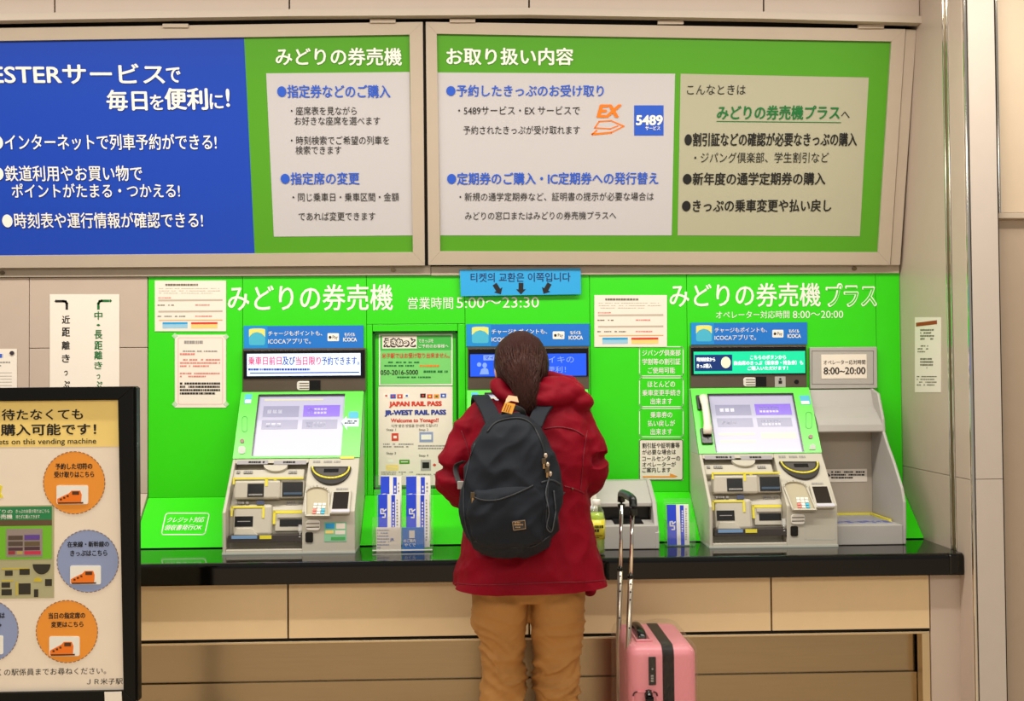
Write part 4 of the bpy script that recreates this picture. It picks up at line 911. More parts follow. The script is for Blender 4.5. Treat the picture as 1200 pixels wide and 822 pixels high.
# ---------------------------------------------------------------- poster stand at the left
YSt = -1.05
PN = wallplane(YSt)
st = empty('poster_stand', Vector((Q(0, 811, YSt).x, YSt + .05, 0)), 'black framed poster stand with yellow header and round orange and blue pictures', 'sign stand')
o_ = [(-165, 456.5), (157.5, 453), (160, 822), (-165, 829)]; i_ = [(-148, 472), (139.5, 469), (146, 808.5), (-148, 814)]
bm = B(); cut_rect_frame(bm, PN, o_, i_, -.035, .012); fin('frame', bm, K['frameb'], st, bev=.002)
bm = B(); quad(bm, PN, [(157.5, 453), (160, 455), (162, 822), (160, 822)], -.035, .0); fin('frame_side', bm, K['frameb'], st)
bm = B(); quad(bm, PN, i_, -.03, 0); fin('board', bm, K['pboard'], st)
xs0 = PN.at(-155, 700)[0]; xs1 = PN.at(150, 700)[0]; zs0 = PN.at(100, 815)[1]
for xx in (xs0 + .03, xs1 - .03):
    bm = B(); box(bm, xx - .018, xx + .018, YSt + .0, YSt + .034, .02, zs0); lg = fin('leg', bm, K['frameb'], st)
    bm = B(); box(bm, xx - .022, xx + .022, YSt - .22, YSt + .26, .001, .022); fin('foot', bm, K['frameb'], st, bev=.004)
bm = B(); quad(bm, PN, [(-148, 472), (139.5, 469), (140.5, 523.5), (-148, 525)], 0, .0008); fin('yellow_header', bm, K['header'], st)
letters('header_lettering', PN, [('待たなくても', 2, 479.5, 97.5, 492.5, .025), ('購入可能です！', 1, 496.7, 113, 510.6, .03), ('tickets on this vending machine', -17, 514.3, 113, 522.8, .01), ('お近くの駅係員までお尋ねください。', -22, 783.5, 124.5, 791.5), ('ＪＲ米子駅', 102, 795.3, 144, 802.5)], K['black'], st, d=.0016)
def roundel(x, y, m, t1, t2, b1, b2, pic):
    bm = B(); disc(bm, PN, x, y, 36, 36.5, 0, .0008, 48); c_ = fin('round_picture', bm, K[m], st)
    bm = B()
    for k in range(44):
        a = 2 * PI * k / 44; a2 = a + .07
        stroke(bm, PN, (x + 36 * math.cos(a), y + 36.5 * math.sin(a)), (x + 36 * math.cos(a2), y + 36.5 * math.sin(a2)), .8, .0008, .0014)
    fin('dotted_border', bm, mat('border_brown', (130, 100, 80), .5), c_)
    letters('lettering', PN, [(t1,) + b1 + (.03,), (t2,) + b2 + (.03,)], K['black'], c_, d=.0016)
    px0, py0, px1, py1 = pic
    W_, H_ = px1 - px0, py1 - py0
    bm = B(); poly(bm, PN, rrect(px0, py0, px1, py1, 2), .0008, .0024); tp = fin('train_picture', bm, K['white'], c_)
    bm = B(); poly(bm, PN, [(px0 + 1, py0 + H_ * .95), (px0 + 1, py0 + H_ * .72), (px0 + W_ * .4, py0 + H_ * .42), (px0 + W_ * .48, py0 + H_ * .28), (px0 + W_ * .75, py0 + H_ * .28), (px0 + W_ * .8, py0 + H_ * .5), (px0 + W_ * .78, py0 + H_ * .95)], .0024, .003); fin('train_body', bm, K['orange'], tp)
    bm = B(); rect(bm, PN, px0 + W_ * .5, py0 + H_ * .32, px0 + W_ * .72, py0 + H_ * .5, .003, .0034); rect(bm, PN, px0 + 2, py0 + H_ * .9, px0 + W_ * .85, py0 + H_ * .98, .003, .0034); 
    for k in range(3): rect(bm, PN, px0 + 4 + k * 4, py0 + H_ * (.70 - .09 * k), px0 + 6.5 + k * 4, py0 + H_ * (.80 - .09 * k), .003, .0034)
    fin('train_windows', bm, mat('dark_brown_print', (80, 46, 20), .5), tp)
roundel(87, 566, 'circo', '予約した切符の', '受け取りはこちら', (65, 543, 108.5, 550.5), (63.5, 552.5, 110.5, 560), (66.5, 569, 103.5, 591))
roundel(103, 658, 'circb', '在来線・新幹線の', 'きっぷはこちら', (79, 634.5, 128, 641.5), (82.5, 645, 126, 652), (82.5, 663, 118.5, 685))
roundel(78.5, 740.5, 'circo', '当日の指定席の', '変更はこちら', (57, 718, 100, 725.5), (60, 728.5, 98, 735.5), (58, 746, 93.5, 769))
roundel(-14.5, 740, 'circb', '定期券の購入は', 'こちら', (-38, 718, 6, 725.5), (-30, 728.5, 2, 735.5), (-36, 745, 4, 767))
# picture of a ticket machine on the board
bm = B(); rect(bm, PN, -62, 593, 63.5, 702, 0, .001); mp_ = fin('machine_picture', bm, mat('picture_ground', (174, 170, 130), .5), st)
def mpx(nm, x0_, y0_, x1_, y1_, rgb, d=.0016):
    bm = B(); rect(bm, PN, x0_, y0_, x1_, y1_, .001, d); fin(nm, bm, mat('print_%d_%d_%d' % rgb, rgb, .5), mp_)
mpx('picture_header', -60, 594.5, 61, 610, (36, 130, 76)); mpx('picture_strip', -60, 610, 61, 617, (96, 76, 50)); mpx('picture_green', -60, 617, 61, 656, (112, 186, 40)); mpx('picture_screen', 7.5, 620, 50, 653, (150, 136, 130), .0022)
for (x0_, y0_, x1_, y1_, c_) in ((10, 628, 27, 633, (84, 70, 60)), (29, 627, 47, 633, (96, 66, 150)), (10, 635, 27, 640, (84, 70, 60)), (29, 635, 47, 640, (100, 84, 60)), (10, 642, 27, 645.5, (76, 50, 60)), (29, 641, 47, 645, (76, 50, 60)), (29, 646, 48, 650, (196, 50, 80)), (10, 646, 18, 650, (150, 50, 60)), (20, 646, 27, 650, (180, 160, 90))):
    mpx('picture_button', x0_, y0_, x1_, y1_, c_, .0028)
for (x0_, y0_, x1_, y1_) in ((6, 669, 15, 675), (23, 667, 35, 674), (2, 683, 12, 689), (22, 684, 36, 697), (53, 679, 61, 687), (40, 691, 45, 700), (2, 691, 14, 698)):
    mpx('picture_slot', x0_, y0_, x1_, y1_, (46, 42, 30))
for (x0_, y0_, x1_, y1_) in ((2, 666, 34, 667.5), (2, 680, 16, 681.5), (19, 682, 21, 698)): mpx('picture_yellow', x0_, y0_, x1_, y1_, (200, 180, 50))
bm = B(); disc(bm, PN, 49, 661.5, 10.5, 12, .001, .0018, 20, 0, PI); fin('picture_bowl', bm, mat('print_46_42_30', (46, 42, 30), .5), mp_)
bm = B(); disc(bm, PN, 44.5, 682, 5, 5, .001, .0016, 16, PI, 2 * PI); fin('picture_arch', bm, mat('print_200_180_50', (200, 180, 50), .5), mp_)
letters('picture_lettering', PN, [('みどりの', -12, 597.5, 15, 602), ('券売機', -6, 603, 15, 608.5, .02), ('きっぷのお受け取りはこちら', 19, 597, 58, 601.5), ('待たずに購入できます', 19, 603.5, 47, 608)], K['white'], mp_, d=.0028)
bm = B(); poly(bm, PN, [(-20, 560), (3, 570), (1, 578), (4, 583), (-20, 590)], 0, .001); fin('yellow_star', bm, K['yellow'], st)
tg = tag(fin('small_white_slip', (lambda b: (quad(b, PN, [(124, 810), (144, 809.5), (145, 830), (125, 830)], .0125, .0135), b)[1])(B()), K['paper']), 'small white slip stuck on the lower frame of the poster stand', 'slip')

#@@PEOPLE
# ---------------------------------------------------------------- person
def ringloft(bm, rings, seg=40):
    R_ = []
    for (x, y, z, rx, ry, ex) in rings:
        r_ = []
        for k in range(seg):
            a = 2 * PI * k / seg; c, s = math.cos(a), math.sin(a)
            r_.append(bm.verts.new((x + rx * math.copysign(abs(c) ** (2 / ex), c), y + ry * math.copysign(abs(s) ** (2 / ex), s), z)))
        R_.append(r_)
    for i in range(len(R_) - 1):
        for k in range(seg): bm.faces.new((R_[i][k], R_[i][(k + 1) % seg], R_[i + 1][(k + 1) % seg], R_[i + 1][k]))
    bm.faces.new(list(reversed(R_[0]))); bm.faces.new(R_[-1])
def ball(bm, c, r, rot=None, seg=24):
    m_ = Matrix.Translation(c) @ (rot.to_4x4() if rot else Matrix.Identity(4)) @ Matrix.Diagonal((r[0], r[1], r[2], 1))
    bmesh.ops.create_uvsphere(bm, u_segments=seg, v_segments=seg // 2 + 2, radius=1, matrix=m_)
def remesh(name, bm, m, parent, vox, disp=None, smooth=4, crop=None):
    bmesh.ops.recalc_face_normals(bm, faces=bm.faces[:])
    me = bpy.data.meshes.new(name); bm.to_mesh(me); bm.free()
    o = bpy.data.objects.new(name, me); C.objects.link(o)
    md = o.modifiers.new('r', 'REMESH'); md.mode = 'VOXEL'; md.voxel_size = vox
    sm = o.modifiers.new('s', 'SMOOTH'); sm.iterations = smooth; sm.factor = .6
    dg = bpy.context.evaluated_depsgraph_get(); me2 = bpy.data.meshes.new_from_object(o.evaluated_get(dg))
    bpy.data.objects.remove(o); bpy.data.meshes.remove(me)
    n = len(me2.vertices); co = np.zeros(n * 3); no = np.zeros(n * 3)
    me2.vertices.foreach_get('co', co); me2.vertices.foreach_get('normal', no); co = co.reshape(-1, 3); no = no.reshape(-1, 3)
    if disp is not None:
        dd = np.array([disp(Vector(c), Vector(q)) for c, q in zip(co, no)]); co = co + no * dd[:, None]
    if crop:
        me2.vertices.foreach_set('co', co.reshape(-1)); b2 = bmesh.new(); b2.from_mesh(me2)
        bmesh.ops.bisect_plane(b2, geom=b2.verts[:] + b2.edges[:] + b2.faces[:], plane_co=crop[0], plane_no=crop[1], clear_outer=True)
        b2.to_mesh(me2); b2.free(); n = len(me2.vertices); co = np.zeros(n * 3); me2.vertices.foreach_get('co', co); co = co.reshape(-1, 3)
    off = wl(parent) if parent is not None else Vector((0, 0, 0))
    co = co - np.array(off); me2.vertices.foreach_set('co', co.reshape(-1)); me2.update()
    me2.name = name; me2.materials.clear(); me2.materials.append(m)
    for p in me2.polygons: p.use_smooth = True
    return lk(name, me2, None, parent)
def ridge(v): return 1 - abs(noise.noise(v)) * 2
def fold(v): return (1 - min(1.0, abs(noise.noise(v)) * 1.6)) ** 3
YPn = -0.93
pc = Q(621, 690, YPn)
person = empty('person', Vector((pc.x, YPn, 0)), 'person in dark red hooded coat and tan trousers standing at the middle machine', 'person')
def W(px, py, Y): return Q(px, py, Y)
def WX(px, py, Y=YPn): return Q(px, py, Y).x
def WZ(py, Y=YPn, px=621): return Q(px, py, Y).z
skin = mat('skin', (206, 150, 120), .5, var=.06); coatm = mat('dark_red_coat', (122, 2, 24), .62, spec=.12, var=.10, scale=9, bump=.10, bscale=900)
tanm = mat('tan_trousers', (166, 116, 58), .75, var=.08, scale=14, bump=.10, bscale=700)
hairm = mat('dark_brown_hair', (50, 20, 16), .5, spec=.18, var=.35, scale=60, stretch=(6, 6, .6), bump=.5, bscale=240)
packm = mat('charcoal_fabric', (27, 31, 38), .7, spec=.2, var=.10, scale=14, bump=.12, bscale=900)
# joints
hem = WZ(690)
SHL = W(564, 491, -.90); SHR = W(671, 490, -.90)
ELL = W(534, 564, -.92); ELR = W(691, 548, -.92)
WRL = W(592, 596, -.56); WRR = W(652, 592, -.56)
HC = W(610, 434, -.86)
tilt = Matrix.Rotation(math.radians(38), 3, 'X')
# body, one continuous surface: head, neck, trunk, arms, hands, legs, feet
bm = B()
ball(bm, HC, (.074, .092, .106), Matrix.Rotation(math.radians(-38), 3, 'X'))
F0 = Matrix.Rotation(math.radians(-38), 3, 'X')        # head frame: +y is the face
def H(x, y, z): return HC + F0 @ Vector((x, y, z))
ball(bm, H(0, .03, -.055), (.055, .066, .055), F0)
tubebm(bm, [H(0, .085, .005), H(0, .106, -.022), H(0, .095, -.030)], [.009, .014, .010], 8)
for sx in (-1, 1):
    ball(bm, H(sx * .077, -.008, -.01), (.010, .018, .030), F0, 12)
tubebm(bm, [H(-.018, .093, -.058), H(.018, .093, -.058)], .006, 8)
tubebm(bm, [H(0, -.02, -.07), W(618, 478, -.90), W(620, 500, -.91)], [.052, .055, .07], 16)
ringloft(bm, [(pc.x, -.93, .70, .15, .10, 2.2), (pc.x, -.93, .84, .165, .11, 2.3), (pc.x, -.93, .98, .14, .095, 2.2), (pc.x, -.92, 1.12, .15, .10, 2.3), (pc.x, -.91, 1.24, .165, .095, 2.4), (pc.x, -.90, 1.29, .11, .07, 2.2)])
for sh, el, wr_, sg in ((SHL, ELL, WRL, -1), (SHR, ELR, WRR, 1)):
    tubebm(bm, [sh + Vector((-sg * .03, 0, -.01)), sh, sh.lerp(el, .5), el, el.lerp(wr_, .5), wr_], [.05, .048, .042, .036, .034, .024], 14)
    pd = (wr_ - el).normalized(); side = Vector((1, 0, 0)); side = (side - pd * side.dot(pd)).normalized(); upv = side.cross(pd)
    if upv.z < 0: upv = -upv
    palm = wr_ + pd * .05
    tubebm(bm, [wr_, wr_ + pd * .03, wr_ + pd * .085], [(.025, .016), (.036, .015), (.038, .012)], 12)
    for k, L in enumerate((.062, .072, .068, .052)):
        b0 = wr_ + pd * .08 + side * sg * (-.028 + k * .0185) * 1.0
        tubebm(bm, [b0, b0 + pd * L * .45 + upv * .004, b0 + pd * L * .75 - upv * .010, b0 + pd * L * .92 - upv * .026], [.0088, .0085, .0078, .0068], 8)
    t0 = wr_ + pd * .02 - side * sg * .028
    tubebm(bm, [t0, t0 + pd * .03 - side * sg * .024 - upv * .006, t0 + pd * .058 - side * sg * .034 - upv * .014], [.012, .0105, .008], 8)
KL = (WX(590, 790), WX(652, 790))
for sg, kx in ((-1, KL[0]), (1, KL[1])):
    hx = pc.x + sg * .085
    tubebm(bm, [Vector((hx, -.93, .78)), Vector((hx, -.93, .66)), Vector((kx, -.925, .44)), Vector((kx + sg * .004, -.94, .30)), Vector((kx + sg * .005, -.95, .085))], [.078, .075, .052, .050, .034], 16)
    tubebm(bm, [Vector((kx + sg * .006, -.965, .05)), Vector((kx + sg * .012, -.88, .045)), Vector((kx + sg * .018, -.80, .03))], [(.032, .038), (.036, .03), (.034, .018)], 12)
remesh('body', bm, skin, person, .0055, None, 3)
# face details
for sx in (-1, 1):
    bm = B(); ball(bm, H(sx * .030, .082, .004), (.013, .008, .007), F0, 14); fin('eye', bm, mat('eye_white', (230, 226, 218), .2), person, smooth=True)
    bm = B(); tubebm(bm, [H(sx * .016, .090, .022), H(sx * .032, .088, .027), H(sx * .046, .078, .022)], .003, 6); fin('eyebrow', bm, hairm, person)
bm = B(); tubebm(bm, [H(-.020, .099, -.058), H(0, .102, -.056), H(.020, .099, -.058)], [.003, .005, .003], 8); fin('lips', bm, mat('lips', (170, 80, 76), .4), person, smooth=True)
# trousers
def tdisp(c, n):
    k = max(0.0, min(1.0, (.66 - c.z) / .25))
    a = .3 + .7 * k
    lx = c.x - pc.x
    sl = -.55 if lx > 0 else .45
    f = ridge(Vector((c.x * 5, c.y * 5, (c.z + sl * lx) * 26 + 3.1 * noise.noise(Vector((c.x * 5, c.y * 5, c.z * 4)))))) - .6
    g_ = ridge(Vector((c.x * 9 + 7, c.y * 7, (c.z - sl * lx * 1.4) * 38))) - .6
    q_ = fold(Vector((c.x * 4 + 3, c.y * 4, (c.z + sl * lx * .8) * 21 + 2.2 * noise.noise(Vector((c.x * 7, c.y * 7, c.z * 5))))))
    return a * (.009 * f + .004 * g_ + .016 * (q_ - .3)) + .004 * noise.noise(c * 9)
bm = B()
ringloft(bm, [(pc.x, -.93, .685, .165, .115, 2.5), (pc.x, -.935, .74, .176, .128, 2.4), (pc.x, -.935, .80, .178, .13, 2.4), (pc.x, -.93, .90, .165, .12, 2.3)])
for sg, (xa_, xb_) in ((-1, ((552.5, 618), (567, 615))), (1, ((621, 684), (626, 677)))):
    top = ((WX(xa_[0], 700) + WX(xa_[1], 700)) / 2, (WX(xa_[1], 700) - WX(xa_[0], 700)) / 2)
    kn = ((WX(xb_[0], 800) + WX(xb_[1], 800)) / 2, (WX(xb_[1], 800) - WX(xb_[0], 800)) / 2)
    ringloft(bm, [(kn[0] + sg * .006, -.955, .055, .058, .068, 2.2), (kn[0] + sg * .005, -.95, .12, .060, .070, 2.2), (kn[0] + sg * .004, -.94, .26, .066, .076, 2.2), (kn[0], -.93, .40, kn[1] * 1.0, .078, 2.2), (kn[0], -.925, WZ(790), kn[1] * 1.02, .082, 2.2), (kn[0] * .6 + top[0] * .4, -.93, .55, kn[1] * 1.10, .090, 2.2), (top[0], -.935, WZ(728), top[1] * .99, .108, 2.3), (top[0], -.935, WZ(700), top[1], .122, 2.3), (top[0], -.935, .76, top[1], .125, 2.3)])
remesh('trousers', bm, tanm, person, .0065, tdisp, 3)
for sg, kx in ((-1, KL[0]), (1, KL[1])):
    bm = B(); ringloft(bm, [(kx + sg * .012, -.90, .002, .047, .135, 2.6), (kx + sg * .012, -.90, .028, .048, .137, 2.6), (kx + sg * .012, -.91, .055, .043, .118, 2.4), (kx + sg * .008, -.95, .085, .038, .06, 2.2), (kx + sg * .006, -.96, .11, .036, .045, 2.0)])
    fin('shoe', bm, mat('dark_shoe', (40, 36, 36), .5), person, smooth=True)
# coat
def cdisp(c, n):
    low = max(0.0, min(1.0, (1.02 - c.z) / .3))
    d = low * .020 * (ridge(Vector((c.x * 9, c.y * 7, c.z * 1.6 + 4))) - .55)
    arm = max(0.0, min(1.0, (abs(c.x - pc.x) - .15) / .06)) * (1 - low)
    d += arm * .008 * (ridge(Vector((c.x * 8, c.y * 8, c.z * 16))) - .55)
    d += .007 * (ridge(Vector((c.x * 9 + c.z * 5, c.y * 9, c.z * 12 - c.x * 5))) - .55) + .003 * (ridge(c * 19) - .5) + .005 * noise.noise(Vector((c.x * 6, c.y * 6, c.z * 4)))
    return d
def cr(px0, px1, py, ry, Yc, ex=2.4):
    a, b = WX(px0, py, Yc), WX(px1, py, Yc); return ((a + b) / 2, Yc, WZ(py, Yc), (b - a) / 2, ry, ex)
bm = B()
ringloft(bm, [cr(523, 723, 730, .20, -.945, 2.5), cr(530, 713, 695, .188, -.945, 2.5), cr(541, 701, 650, .178, -.94), cr(548, 692, 610, .165, -.935), cr(552, 688, 575, .155, -.93), cr(549, 696, 540, .15, -.925), cr(546, 696, 512, .142, -.915), cr(552, 690, 494, .13, -.905), cr(567, 680, 477, .105, -.90, 2.2), cr(588, 650, 466, .085, -.89, 2.1)], 56)
for sh, el, wr_, sg in ((SHL, ELL, WRL, -1), (SHR, ELR, WRR, 1)):
    tubebm(bm, smoothpts([sh + Vector((-sg * .06, 0, .028)), sh + Vector((-sg * .004, 0, -.005)), sh.lerp(el, .5) + Vector((sg * .010, 0, 0)), el, el.lerp(wr_, .5) + Vector((0, 0, -.008)), el.lerp(wr_, .93)], 5), [.048] * 3 + [.056, .060, .062, .063] + [.065] * 7 + [.064] * 6 + [.057] * 6, 20)
# hood lying folded at the neck, heavier on the right
hood = [(592, 462, -.97), (586, 452, -.93), (596, 447, -.83), (640, 442, -.80), (668, 449, -.86), (672, 461, -.94), (645, 469, -1.0), (612, 470, -1.0), (592, 462, -.97)]
tubebm(bm, smoothpts([W(*p) for p in hood], 5), [(.030, .026)] * 41, 14)
for (a, r_) in (((652, 452, -.93), (.060, .060, .036)), ((664, 460, -.93), (.058, .062, .030)), ((640, 462, -.97), (.062, .045, .036)), ((604, 472, -.95), (.05, .05, .03)), ((676, 472, -.92), (.052, .06, .034))):
    ball(bm, W(*a), r_)
h0 = W(531, 691, -1.0); h1 = W(712, 686, -1.0)
coat = remesh('coat', bm, coatm, person, .0065, cdisp, 4, crop=((h0 + h1) / 2, (h1 - h0).cross(Vector((0, 1, 0))).normalized() * (1 if (h1 - h0).cross(Vector((0, 1, 0))).z < 0 else -1)))
# stitched seams: back yoke and hood opening edge
def onY(px, py, Y): return W(px, py, Y)
from mathutils.bvhtree import BVHTree
def surf(obj, px, py, off=.001):
    """point of an object's surface seen along the line through photo pixel"""
    me = obj.data; o_ = wl(obj)
    if obj.name not in BV: BV[obj.name] = BVHTree.FromPolygons([v.co + o_ for v in me.vertices], [tuple(p.vertices) for p in me.polygons])
    h = BV[obj.name].ray_cast(CAM, ray(px, py).normalized())
    return (h[0] + h[1] * off) if h[0] is not None else None
BV = {}
def seam(name, obj, pts, r_, m, parent, off=.001, n=6, flat=None):
    P_ = []
    for q in smoothpts([Vector((a, b, 0)) for a, b in pts], n):
        s_ = surf(obj, q.x, q.y, off)
        if s_ is not None: P_.append(s_)
    if len(P_) > 1:
        bm = B(); tubebm(bm, P_, r_, 6); return fin(name, bm, m, parent, smooth=True)
seam('yoke_seam', coat, [(638, 503), (655, 501), (672, 504), (684, 511)], .0022, mat('seam_red', (112, 8, 26), .6), person)
seam('hem_stitch', coat, [(534, 684), (560, 686), (600, 685), (650, 683), (690, 682), (709, 680)], .0012, mat('seam_red', (112, 8, 26), .6), person)
seam('waist_seam', coat, [(661, 570), (672, 573), (684, 578)], .0018, mat('seam_red', (112, 8, 26), .6), person)
seam('armhole_seam', coat, [(688, 505), (684, 530), (682, 552), (680, 575)], .0016, mat('seam_red', (112, 8, 26), .6), person)
seam('armhole_seam', coat, [(541, 505), (548, 525), (552, 545)], .0016, mat('seam_red', (112, 8, 26), .6), person)
bm = B(); s_ = surf(coat, 670, 573.5, .003)
if s_: ball(bm, s_, (.004, .004, .004), None, 10); fin('snap_button', bm, K['screw'], person)
else: bm.free()
# trailing red pocket corner under the hem
bm = B(); ball(bm, W(691, 692, -.80), (.022, .03, .020)); fin('coat_front_tail', bm, coatm, person, smooth=True)
# hair
bm = B()
ball(bm, H(.002, -.012, .016), (.092, .104, .112), F0, 32)
ball(bm, W(611, 436, -.93), (.080, .050, .066), None, 24)
tubebm(bm, smoothpts([W(610, 428, -.95), W(614, 448, -.985), W(617, 465, -1.01), W(620, 484, -1.04)], 4), [.066, .062, .058, .054, .050, .047, .044, .041, .037, .032, .026, .018, .008], 16)
def hdisp(c, n):
    return .0035 * noise.noise(Vector((c.x * 60, c.y * 20, c.z * 9))) + .003 * noise.noise(Vector((c.x * 25, c.y * 25, c.z * 12)))
hair = remesh('hair', bm, hairm, person, .0055, hdisp, 2)
# loose strands laid over the hair
cu = bpy.data.curves.new('hair_strands', 'CURVE'); cu.dimensions = '3D'; cu.bevel_depth = .0012; cu.bevel_resolution = 0
rr = random.Random(11)
def strand(path, wob):
    P_ = []
    for (a, b) in path:
        s_ = surf(hair, a, b, rr.uniform(.0005, .0035))
        if s_ is None: continue
        P_.append(s_ + Vector((math.sin(len(P_) * .9 + wob) * .0022, -wob * .0006, 0)))
    if len(P_) < 4: return
    sp = cu.splines.new('POLY'); sp.points.add(len(P_) - 1)
    for i, p in enumerate(P_): sp.points[i].co = (p.x - person.location.x, p.y - person.location.y, p.z, 1); sp.points[i].radius = 1 - .7 * i / len(P_)
for k in range(300):
    a0 = rr.uniform(-1.25, 1.25); r0 = rr.uniform(.45, 1.0)
    sx, sy = 610 + 33 * math.sin(a0) * r0, 432 - 31 * math.cos(a0) * r0
    ex, ey = 617 + rr.uniform(-10, 11), rr.uniform(458, 486)
    mx_, my_ = 612 + (sx - 610) * .80 + rr.uniform(-3, 3), 446 + rr.uniform(-5, 5)
    path = []
    for i in range(12):
        t = i / 11
        path.append(((1 - t) ** 2 * sx + 2 * t * (1 - t) * mx_ + t * t * ex, (1 - t) ** 2 * sy + 2 * t * (1 - t) * my_ + t * t * ey))
    strand(path, rr.uniform(0, 6))
hs_ = bpy.data.objects.new('hair_strands', cu); C.objects.link(hs_); hs_.parent = person; cu.materials.append(mat('hair_light', (62, 34, 27), .5, spec=.2, var=.4, scale=80)); hs_['kind'] = 'stuff'
bm = B(); s_ = surf(hair, 617, 439.5, .002); 
bm = B(); ball(bm, W(617, 440, -1.022), (.010, .004, .003), None, 10); fin('hair_clip', bm, K['screw'], person)

# ---------------------------------------------------------------- backpack
YK = -1.17
bk = empty('backpack', W(600, 655, YK), 'charcoal fabric backpack with brown patch worn by the person in red', 'backpack')
def br(x0_, x1_, y_, th_, ex=2.6):
    yb_ = YK + .02
    a, b = Q(x0_, y_, yb_).x, Q(x1_, y_, yb_).x
    return ((a + b) / 2, -1.075 - th_ / 2 + .02, Q(600, y_, yb_).z, (b - a) / 2, th_ / 2 + .02, ex)
def bdisp(c, n):
    z_ = c.z
    return .011 * (ridge(Vector((c.x * 5 + 1, c.y * 4, c.z * 7 + c.x * 9))) - .55) + .006 * (ridge(Vector((c.x * 14, c.y * 9, c.z * 16 - c.x * 10))) - .5) + .004 * noise.noise(c * 8)
bm = B()
ringloft(bm, [br(582, 622, 654, .07), br(566, 634, 650.5, .12), br(555, 643, 642, .15), br(546, 651, 626, .175), br(541, 656, 610, .18), br(539, 659, 592, .175), br(541, 658, 572, .165), br(545, 655, 552, .155), br(551, 649, 532, .145), br(559, 641, 513, .13), br(569, 634, 499, .11), br(581, 624, 489, .08), br(588, 617, 486, .05)], 48)
pack = remesh('main_compartment', bm, packm, bk, .006, bdisp, 4)
# front pocket, proud of the main part
bm = B()
def fr(x0_, x1_, y_, d_):
    yb_ = YK - .03; a, b = Q(x0_, y_, yb_).x, Q(x1_, y_, yb_).x
    return ((a + b) / 2, -1.212, Q(600, y_, yb_).z, (b - a) / 2, d_, 2.8)
ringloft(bm, [fr(572, 628, 640, .025), fr(558, 634, 634, .048), fr(551, 637, 620, .055), fr(548, 638, 602, .055), fr(549, 636, 585, .05), fr(556, 632, 575, .04), fr(575, 628, 569, .025)], 40)
pocket = remesh('front_pocket', bm, packm, bk, .006, bdisp, 3)
dk = mat('black_webbing', (24, 26, 28), .6)
seam('pocket_zip', pocket, [(551, 580), (562, 586), (580, 587), (600, 581), (622, 571), (629, 566)], .003, dk, bk)
seam('main_zip', pack, [(571, 507), (581, 496), (598, 491), (614, 492), (626, 502), (636, 525), (640, 548), (643, 566)], .0032, dk, bk)
seam('piping', pack, [(557, 520), (549, 545), (544, 575), (545, 610), (553, 636)], .002, mat('charcoal_seam', (44, 48, 54), .7), bk)
seam('base_seam', pack, [(556, 634), (575, 640), (600, 642), (625, 640), (644, 628)], .002, mat('charcoal_seam', (44, 48, 54), .7), bk)
seam('side_seam', pack, [(642, 566), (641, 590), (640, 612), (646, 622)], .002, mat('charcoal_seam', (44, 48, 54), .7), bk)
def pull(x_, y_, L, obj):
    s_ = surf(obj, x_, y_, .004)
    if not s_: return
    bm = B(); box(bm, s_.x - .006, s_.x + .006, s_.y - .006, s_.y, s_.z - .008, s_.z + .008); z_ = fin('zip_slider', bm, K['screw'], bk, bev=.001)
    bm = B(); box(bm, s_.x - .003, s_.x + .003, s_.y - .008, s_.y - .003, s_.z - L, s_.z - .008); fin('pull_tab', bm, mat('brass_pull', (190, 150, 100), .3, metal=.8), z_)
seam('drawcord', pack, [(643, 560), (639, 580), (643, 600), (640, 618), (646, 622), (650, 600), (648, 575)], .0022, mat('grey_cord', (70, 74, 80), .6), bk, off=.003)
seam('side_pocket_edge', pack, [(634, 566), (646, 563), (656, 568)], .003, mat('charcoal_seam', (44, 48, 54), .7), bk)
pull(555, 581, .036, pocket); pull(636.5, 541, .022, pack); pull(640, 551, .022, pack)
for k, (x_, y_) in enumerate(((638, 535), (640, 545), (643, 556))):
    s_ = surf(pack, x_, y_, .006)
    if s_: bm = B(); ball(bm, s_, (.006, .005, .008), None, 10); fin('charm_bead', bm, mat('bead', (200, 180, 160), .3, metal=.6), bk)
# patch
pw_ = surf(pocket, 608, 615, .002)
PKp = Plane(pw_ + Vector((0, -.006, 0)), (1, .10, 0), (0, 0, 1))
pa = lambda x_, y_: (x_, y_)
bm = B(); quad(bm, PKp, [(600, 611.5), (615.5, 609.5), (616.5, 620.5), (601.5, 622.5)], -.008, .0012); pch = fin('brown_patch', bm, mat('dark_patch', (50, 48, 48), .6), bk)
bm = B(); outline(bm, PKp, [(600.5, 612), (615, 610.2), (615.9, 619.8), (601.9, 621.8)], .5, .0012, .0018); bars(bm, PKp, 603, 612, 613.5, 613.6, 1, .0022, .8, 3, 0); bars(bm, PKp, 602.5, 614.4, 613.5, 616.2, 1, .0022, .9, 2, 0); bars(bm, PKp, 604, 617.6, 613, 619, 1, .0022, .8, 4, 0)
fin('patch_print', bm, mat('patch_gold', (176, 140, 100), .5), pch)
